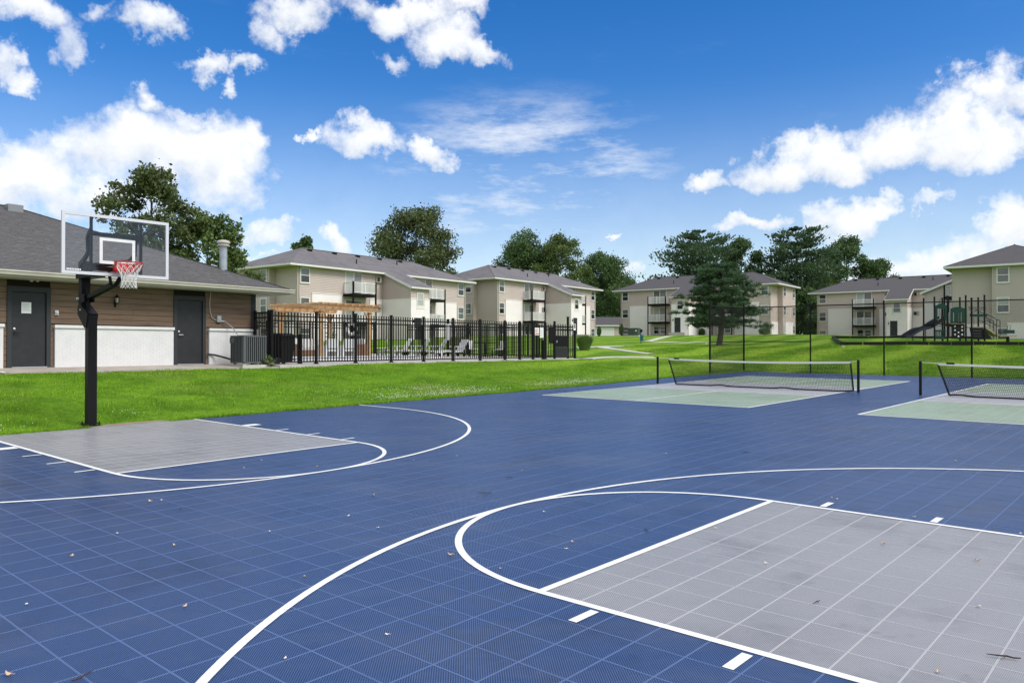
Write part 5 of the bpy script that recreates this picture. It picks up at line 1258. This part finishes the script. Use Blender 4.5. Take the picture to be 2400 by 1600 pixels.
pb_net(-5.3, 'sagging pickleball net with white headband on the left pickleball court')
pb_net(-32.6, 'pickleball net at the right edge on the second pickleball court')

# ------------------------------------------------------------------ playground
PZ = 7.1
mb = MB(); mb.add([(80.9,190.5,5.5),(142,184.5,5.5),(150,231,7.2),(96,233,7.3)], [(0,1,2,3)]); structure(mb.build('mulch', ['mulch']))
def timber(p0, p1, n, lab):
    a, b = Vector(p0), Vector(p1); o = thing('border_timber', lab, 'border', tuple(a), 0)
    for i in range(n):
        q0, q1 = (b-a)*(i/n), (b-a)*((i+1)/n-.004); dz = random.uniform(-.05,.05)
        MB().beam(q0+Vector((0,0,dz)), q1+Vector((0,0,dz)), .35, 1.0).build('border_section', ['play_black'], o)
timber((80.7,190.3,5.85), (142,184.2,5.85), 12, 'black plastic border along the front of the playground')
timber((80.9,190.9,6.0), (96,233,7.9), 10, 'black plastic border along the left side of the playground')
timber((96,233,7.9), (150,231.2,7.7), 10, 'black plastic border along the back of the playground')
pg = thing('playground_structure', 'dark green and black playground climber with a double wave slide', 'playground', (108.6, 203, PZ), 0)
def X_(px): return (px-1200)/1821*205-108.6
posts = [(2165,2,10.7),(2171,-2,10.8),(2201,-2,11.1),(2209,2,10.8),(2243,-2,11.2),(2250,2,10.9),(2286,-2,11.3),(2293,2,10.9)]
for px, y, h in posts:
    b = MB(); b.tube([(X_(px),y,-.5),(X_(px),y,h)], .22, 8); b.lathe([(.24,0),(.24,.15),(.1,.22)], 8, (X_(px),y,h)); b.build('post', ['play_black'], pg)
MB().box(X_(2168),-2,3.9,X_(2206),2,4.1).build('deck', ['play_black'], pg); MB().box(X_(2206),-2.1,3.9,X_(2246),2,4.1).build('deck', ['play_tan'], pg); MB().box(X_(2246),-2,3.0,X_(2290),2,3.2).build('deck', ['play_tan'], pg)
b = MB(); x0, x1 = X_(2207), X_(2241); xm = (x0+x1)/2     # shop-front panel, cut-outs left open
b.box(x0,-2.2,6.9,x1,-2.08,7.8); b.prism_y([(x0,7.8),(x1,7.8),(x1-.2,8.0),(xm+.5,8.3),(xm-.5,8.3),(x0+.2,8.0)], -2.2, -2.08)
b.box(x0,-2.2,4.5,x0+.65,-2.08,6.9); b.box(x0+.95,-2.2,4.5,x0+2.1,-2.08,6.9); b.box(x0+2.4,-2.2,4.5,x0+2.6,-2.08,6.9); b.box(x0+2.9,-2.2,4.5,x1,-2.08,6.9); b.box(x0,-2.2,4.2,x1,-2.08,4.5)
b.build('panel', ['play_green'], pg); MB().box(x0,-2.6,4.25,x1,-2.21,4.4).build('counter', ['play_black'], pg)
b = MB(); b.box(x0+.4,-2.0,.1,x1-.1,-1.85,3.85); cw = b.build('climbing_wall', ['play_black'], pg)
for k, (u, v) in enumerate([(.25,3.3),(.8,3.2),(.25,2.3),(.8,2.3),(.52,1.75),(.25,1.2),(.8,1.2),(.52,.7),(.52,2.8)]):
    MB().lathe([(.26,0),(.16,.1)], 6).build('hand_hold', ['paper' if k != 8 else 'play_slide'], cw, (x0+.4+(x1-x0-.5)*u, -2.0, v)).rotation_euler = (R(90), 0, 0)
# arch panel of the slide tower
b = MB(); xa, xb = X_(2173), X_(2199); b.box(xa,-2.1,7.9,xb,-2.0,8.7); b.prism_y([(xa,8.7),(xb,8.7),((xa+xb)/2,9.3)], -2.1, -2.0); b.box(xa,-2.1,5.0,xa+.55,-2.0,7.9); b.box(xb-.55,-2.1,5.0,xb,-2.0,7.9); b.build('slide_hood', ['play_green'], pg)
for u in (.33,.5,.66): MB().tube([(xa+(xb-xa)*u,-2.05,4.1),(xa+(xb-xa)*u,-2.05,7.9)], .06, 6).build('bar', ['play_black'], pg)
MB().tube([((xa+xb)/2+.38*math.cos(t*math.pi/8), -2.05, 9.9+.45*math.sin(t*math.pi/8)) for t in range(9)]+[((xa+xb)/2-.38,-2.05,8.9)], .05, 6).build('top_hoop', ['play_black'], pg)
MB().tube([((xa+xb)/2+.38,-2.05,8.9),((xa+xb)/2+.38,-2.05,9.9)], .05, 6).build('top_hoop', ['play_black'], pg)
# double wave slide, running down to the left
def slide(y, sh):
    pts = []
    for i in range(25):
        t = i/24; x = X_(2201)-sh-t*10.6; z = 4.5*(1-t)**1.0+.30*math.sin(t*4*math.pi)*(1-t*.5)+.35
        if t > .86: z = max(z*.5, .55)
        pts.append((x, z))
    pts[0] = (pts[0][0], 5.6); pts[1] = (pts[1][0], 5.35); b = MB()
    for i in range(24):
        (x0, z0), (x1, z1) = pts[i], pts[i+1]
        for ya, yb, hh in ((y-.75,y-.63,.55),(y+.63,y+.75,.55),(y-.63,y+.63,.0)):
            b.add([(x0,ya,z0-.15),(x1,ya,z1-.15),(x1,yb,z1-.15),(x0,yb,z0-.15),(x0,ya,z0+hh),(x1,ya,z1+hh),(x1,yb,z1+hh),(x0,yb,z0+hh)], [(3,2,1,0),(4,5,6,7),(0,1,5,4),(2,3,7,6)])
    b.build('slide', ['play_slide'], pg, smooth=False)
slide(-.9, 0); slide(.9, .9)
for x in (X_(2130), X_(2160)): MB().tube([(x,0,-.4),(x,0,1.6 if x < X_(2150) else 3.4)], .1, 6).build('slide_leg', ['play_black'], pg)
b = MB(); xa, xb = X_(2174), X_(2198); b.box(xa,-1.9,2.0,xb,-1.75,2.4); b.box(xa,-1.9,.0,xb,-1.75,.7)
for k in range(6): x = xa+.15+(xb-xa-.4)*k/5; b.box(x-.07,-1.9,.7,x+.12,-1.75,2.0)
b.build('lower_panel', ['play_green'], pg)
for z in (3.4,4.9): MB().tube([(X_(2173),-2,z),(X_(2200),-2,z)], .06, 6).build('bar', ['play_black'], pg)
# bridge tower and stairs
for z in (8.2,7.7): MB().tube([(X_(2250),-1.9,z),(X_(2290),-1.9,z)], .12, 6).build('bar', ['play_black'], pg)
b = MB(); b.box(X_(2252),-2.1,5.8,X_(2292),-1.98,6.5); b.tube([(X_(2252),-2.04,6.5),(X_(2268),-2.04,7.5),(X_(2286),-2.04,6.5)], .1, 6); b.build('panel', ['play_green'], pg)
for px in (2256,2262): MB().tube([(X_(px),-1.9,3.1),(X_(px),-1.9,5.8)], .05, 6).build('bar', ['play_black'], pg)
b = MB(); b.add([(X_(2256),-2.0,0),(X_(2256)+.1,-2.0,0),(X_(2253),-2.0,3.0),(X_(2251),-2.0,3.0)], [(0,1,2,3)])
b.prism_y([(X_(2257),0),(X_(2282),0),(X_(2282),3.0),(X_(2253),3.0)], -2.0, -1.7); cl_ = b.build('step_climber', ['play_black'], pg)
for z in (.7,1.4,2.1): MB().box(X_(2258),-2.3,z,X_(2276),-2.001,z+.12).build('tread', ['ac_grey'], cl_)
MB().prism_y([(X_(2284),0),(X_(2306),0),(X_(2302),.6),(X_(2290),2.2),(X_(2284),2.4)], -1.6, 1.2).build('side_panel', ['play_black'], pg)
b = MB(); b.beam((X_(2294),0,3.0),(X_(2322),0,.9),2.6,.5); b.build('ramp', ['play_tan'], pg)
for yy in (-1.4, 1.4):
    for dz in (0, -1.6): MB().tube([(X_(2293),yy,6.6+dz),(X_(2318),yy,5.1+dz),(X_(2325),yy,4.9+dz)], .09, 6).build('handrail', ['play_black'], pg)
    for px, z in ((2317,5.1),(2325,4.9)): MB().tube([(X_(px),yy,0),(X_(px),yy,z)], .08, 6).build('handrail_post', ['play_black'], pg)
sr = thing('spring_rider', 'small dark green seat with handles at the right of the playground stairs', 'playground seat', (X_(2345)+108.6, 202, 6.9))
MB().box(-2.4,-.6,.9,2.0,.6,1.2).build('seat', ['play_tan'], sr); MB().lathe([(.4,-.5),(.35,.9)], 10).build('pedestal', ['play_black'], sr)
MB().box(-1.0,-.15,1.7,1.7,.15,2.6).build('panel', ['play_green'], sr)
for x in (-.1,.6): MB().tube([(x,0,2.5),(x,0,3.6),(x+.3,0,3.9)], .06, 6).build('handle', ['play_black'], sr)

# ------------------------------------------------------------------ small things on the lawn
dg = thing('pet_waste_station', 'blue green pet waste station on a post by the path', 'waste station', (at(1502,262), 262, ground(at(1502,262), 262)))
MB().box(-.12,-.1,-.4,.12,.1,4.7).build('post', ['bin_blue'], dg); MB().box(-.35,-.35,1.0,.75,-.12,3.0).build('bin', ['bin_blue'], dg); MB().box(-.3,-.3,3.9,.5,-.1,4.9).build('bag_box', ['black_matt'], dg)
tf = thing('utility_box', 'green transformer box on a grey pad before the white wall', 'utility box', (at(1487,352), 352, ground(at(1487,352), 352)), R(-36))
MB().box(-3.2,-2.0,-.6,3.2,2.0,.5).build('pad', ['concrete'], tf); MB().box(-2.6,-1.5,.5,2.4,1.5,3.6).build('cabinet', ['transformer_green'], tf); MB().box(1.2,-1.56,2.2,1.9,-1.51,2.9).build('warning_label', ['paper'], tf); MB().box(-2.7,-1.6,3.6,2.5,1.6,3.75).build('lid', ['transformer_green'], tf)
for X, Y, lab in ((at(1978,180),180,'white scrap of litter on the lawn before the playground border'),(at(1656,240),240,'white scrap of litter on the lawn left of the pine'),(at(5,64),64,'white scrap of litter on the grass by the left edge')):
    z = ground(X, Y); b = MB(); b.add([(-.5,-.15,.12),(.1,-.3,.2),(.55,.05,.12),(.3,.3,.22),(-.4,.25,.14),(0,0,.32)], [(0,1,5),(1,2,5),(2,3,5),(3,4,5),(4,0,5)]); o = tag(b.build('litter', ['paper'], None, (X, Y, z), random.uniform(0,3)), lab, 'litter'); o.scale = (.5, .5, .5) if Y < 80 else (1, 1, 1)

# ------------------------------------------------------------------ fallen leaves and twigs on the court
def leaf_mesh(k, m_):
    b = MB(); n = 7; L0 = .17; rr = random.Random(k); vs = []
    for i in range(n):
        t = i/(n-1); wv = .055*math.sin(math.pi*min(1, t*.96+.03))*rr.uniform(.7,1.3); z = .03+.06*(t-.5)**2*4*rr.uniform(.4,1.2)
        vs += [(L0*(t-.5), wv, z+.03*rr.random()), (L0*(t-.5), 0, z-.01), (L0*(t-.5), -wv, z+.03*rr.random())]
    fs = []
    for i in range(n-1): fs += [(3*i,3*i+1,3*i+4,3*i+3),(3*i+1,3*i+2,3*i+5,3*i+4)]
    b.add(vs, fs); b.tube([(L0*.5,0,.05),(L0*.75,.01,.06)], .006, 4); return b.mesh('leaf', [m_])
LM = [leaf_mesh(1,'dry_leaf'), leaf_mesh(2,'dry_leaf'), leaf_mesh(3,'pale_leaf'), leaf_mesh(4,'pale_leaf')]
def twig_mesh(k):
    r_ = random.Random(k); b = MB(); pts = [(-.3+.12*i, r_.uniform(-.03,.03), .03+r_.uniform(0,.03)) for i in range(6)]; b.tube(pts, [.014,.018,.02,.018,.014,.008], 5); b.tube([pts[2], (.02, .1, .05)], .008, 4); return b.mesh('twig', ['twig'])
TW = [twig_mesh(5), twig_mesh(6)]
LEAVES = [(-1.12, -25.6, 'p'), (-1.45, -25.53, 't'), (-1.3, -27.38, 'w'), (-5.56, -30.55, 't'), (-3.43, -31.5, 't'), (-5.42, -36.22, 't'), (-5.49, -39.96, 'p'), (3.98, -30.38, 't'), (0.64, -37.62, 't'), (1.23, -34.05, 'p'), (0.63, -39.31, 't'), (2.97, -39.43, 'p'), (3.61, -39.16, 't'), (3.13, -45.7, 'w'), (8.6, -47.53, 't'), (2.44, -49.06, 'w'), (1.12, -48.38, 't'), (13.73, -42.33, 't'), (13.63, -42.53, 'p'), (12.23, -47.88, 'p'), (12.5, -45.17, 'p'), (5.93, -39.98, 'w'), (21.35, -35.86, 'w'), (6.71, -33.01, 'w'), (-8.78, -37.19, 't'), (-8.02, -38.14, 'w'), (24.55, -32.43, 't'), (23.78, -28.17, 'p'), (18.71, -33.15, 'p'), (33.81, -31.95, 'p'), (31.06, -39.67, 't'), (24.87, -43.68, 'p'), (34.01, -38.3, 't'), (9.54, -31.65, 'w'), (6.2, -23.89, 't'), (4.02, -21.81, 'p'), (1.55, -32.24, 'p'), (5.85, -36.37, 'p'), (-2.71, -36.35, 't'), (-3.69, -40.45, 'p'), (-3.89, -29.07, 'p'), (-7.48, -33.64, 'p'), (12.03, -26.25, 'p'), (9.93, -25.67, 'p'), (7.42, -41.33, 'p'), (8.7, -45.39, 't'), (5.06, -43.81, 'p'), (5.0, -48.24, 'p'), (10.95, -31.1, 't'), (-0.99, -32.07, 'p'), (36.77, -13.93, 'w'), (5.58, -20.53, 'p')]
for i, (x, y, k) in enumerate(LEAVES):
    if k == 'w': me, nm, lab, cat, gr = TW[i % 2], 'twig', 'thin dark twig lying on the sport court tiles', 'twig', 'twigs on the court'
    elif k == 't': me, nm, lab, cat, gr = LM[i % 2], 'fallen_leaf', 'small brown curled leaf lying on the sport court tiles', 'leaf', 'brown leaves on the court'
    else: me, nm, lab, cat, gr = LM[2+i % 2], 'fallen_leaf', 'tiny pale dry leaf lying on the sport court tiles', 'leaf', 'pale leaves on the court'
    o = link(nm, me, None, tuple(court(x, y, TH+.004)), random.uniform(0, 6.28)); s_ = random.uniform(.5, .85)*(.75 if k == 'p' else 1.0); o.scale = (s_, s_, s_); tag(o, lab, cat, gr)

# ------------------------------------------------------------------ feet to metres, once for everything
S4 = Matrix.Scale(FT, 4)
for me in bpy.data.meshes: me.transform(S4)
for o in bpy.data.objects: o.location = o.location*FT
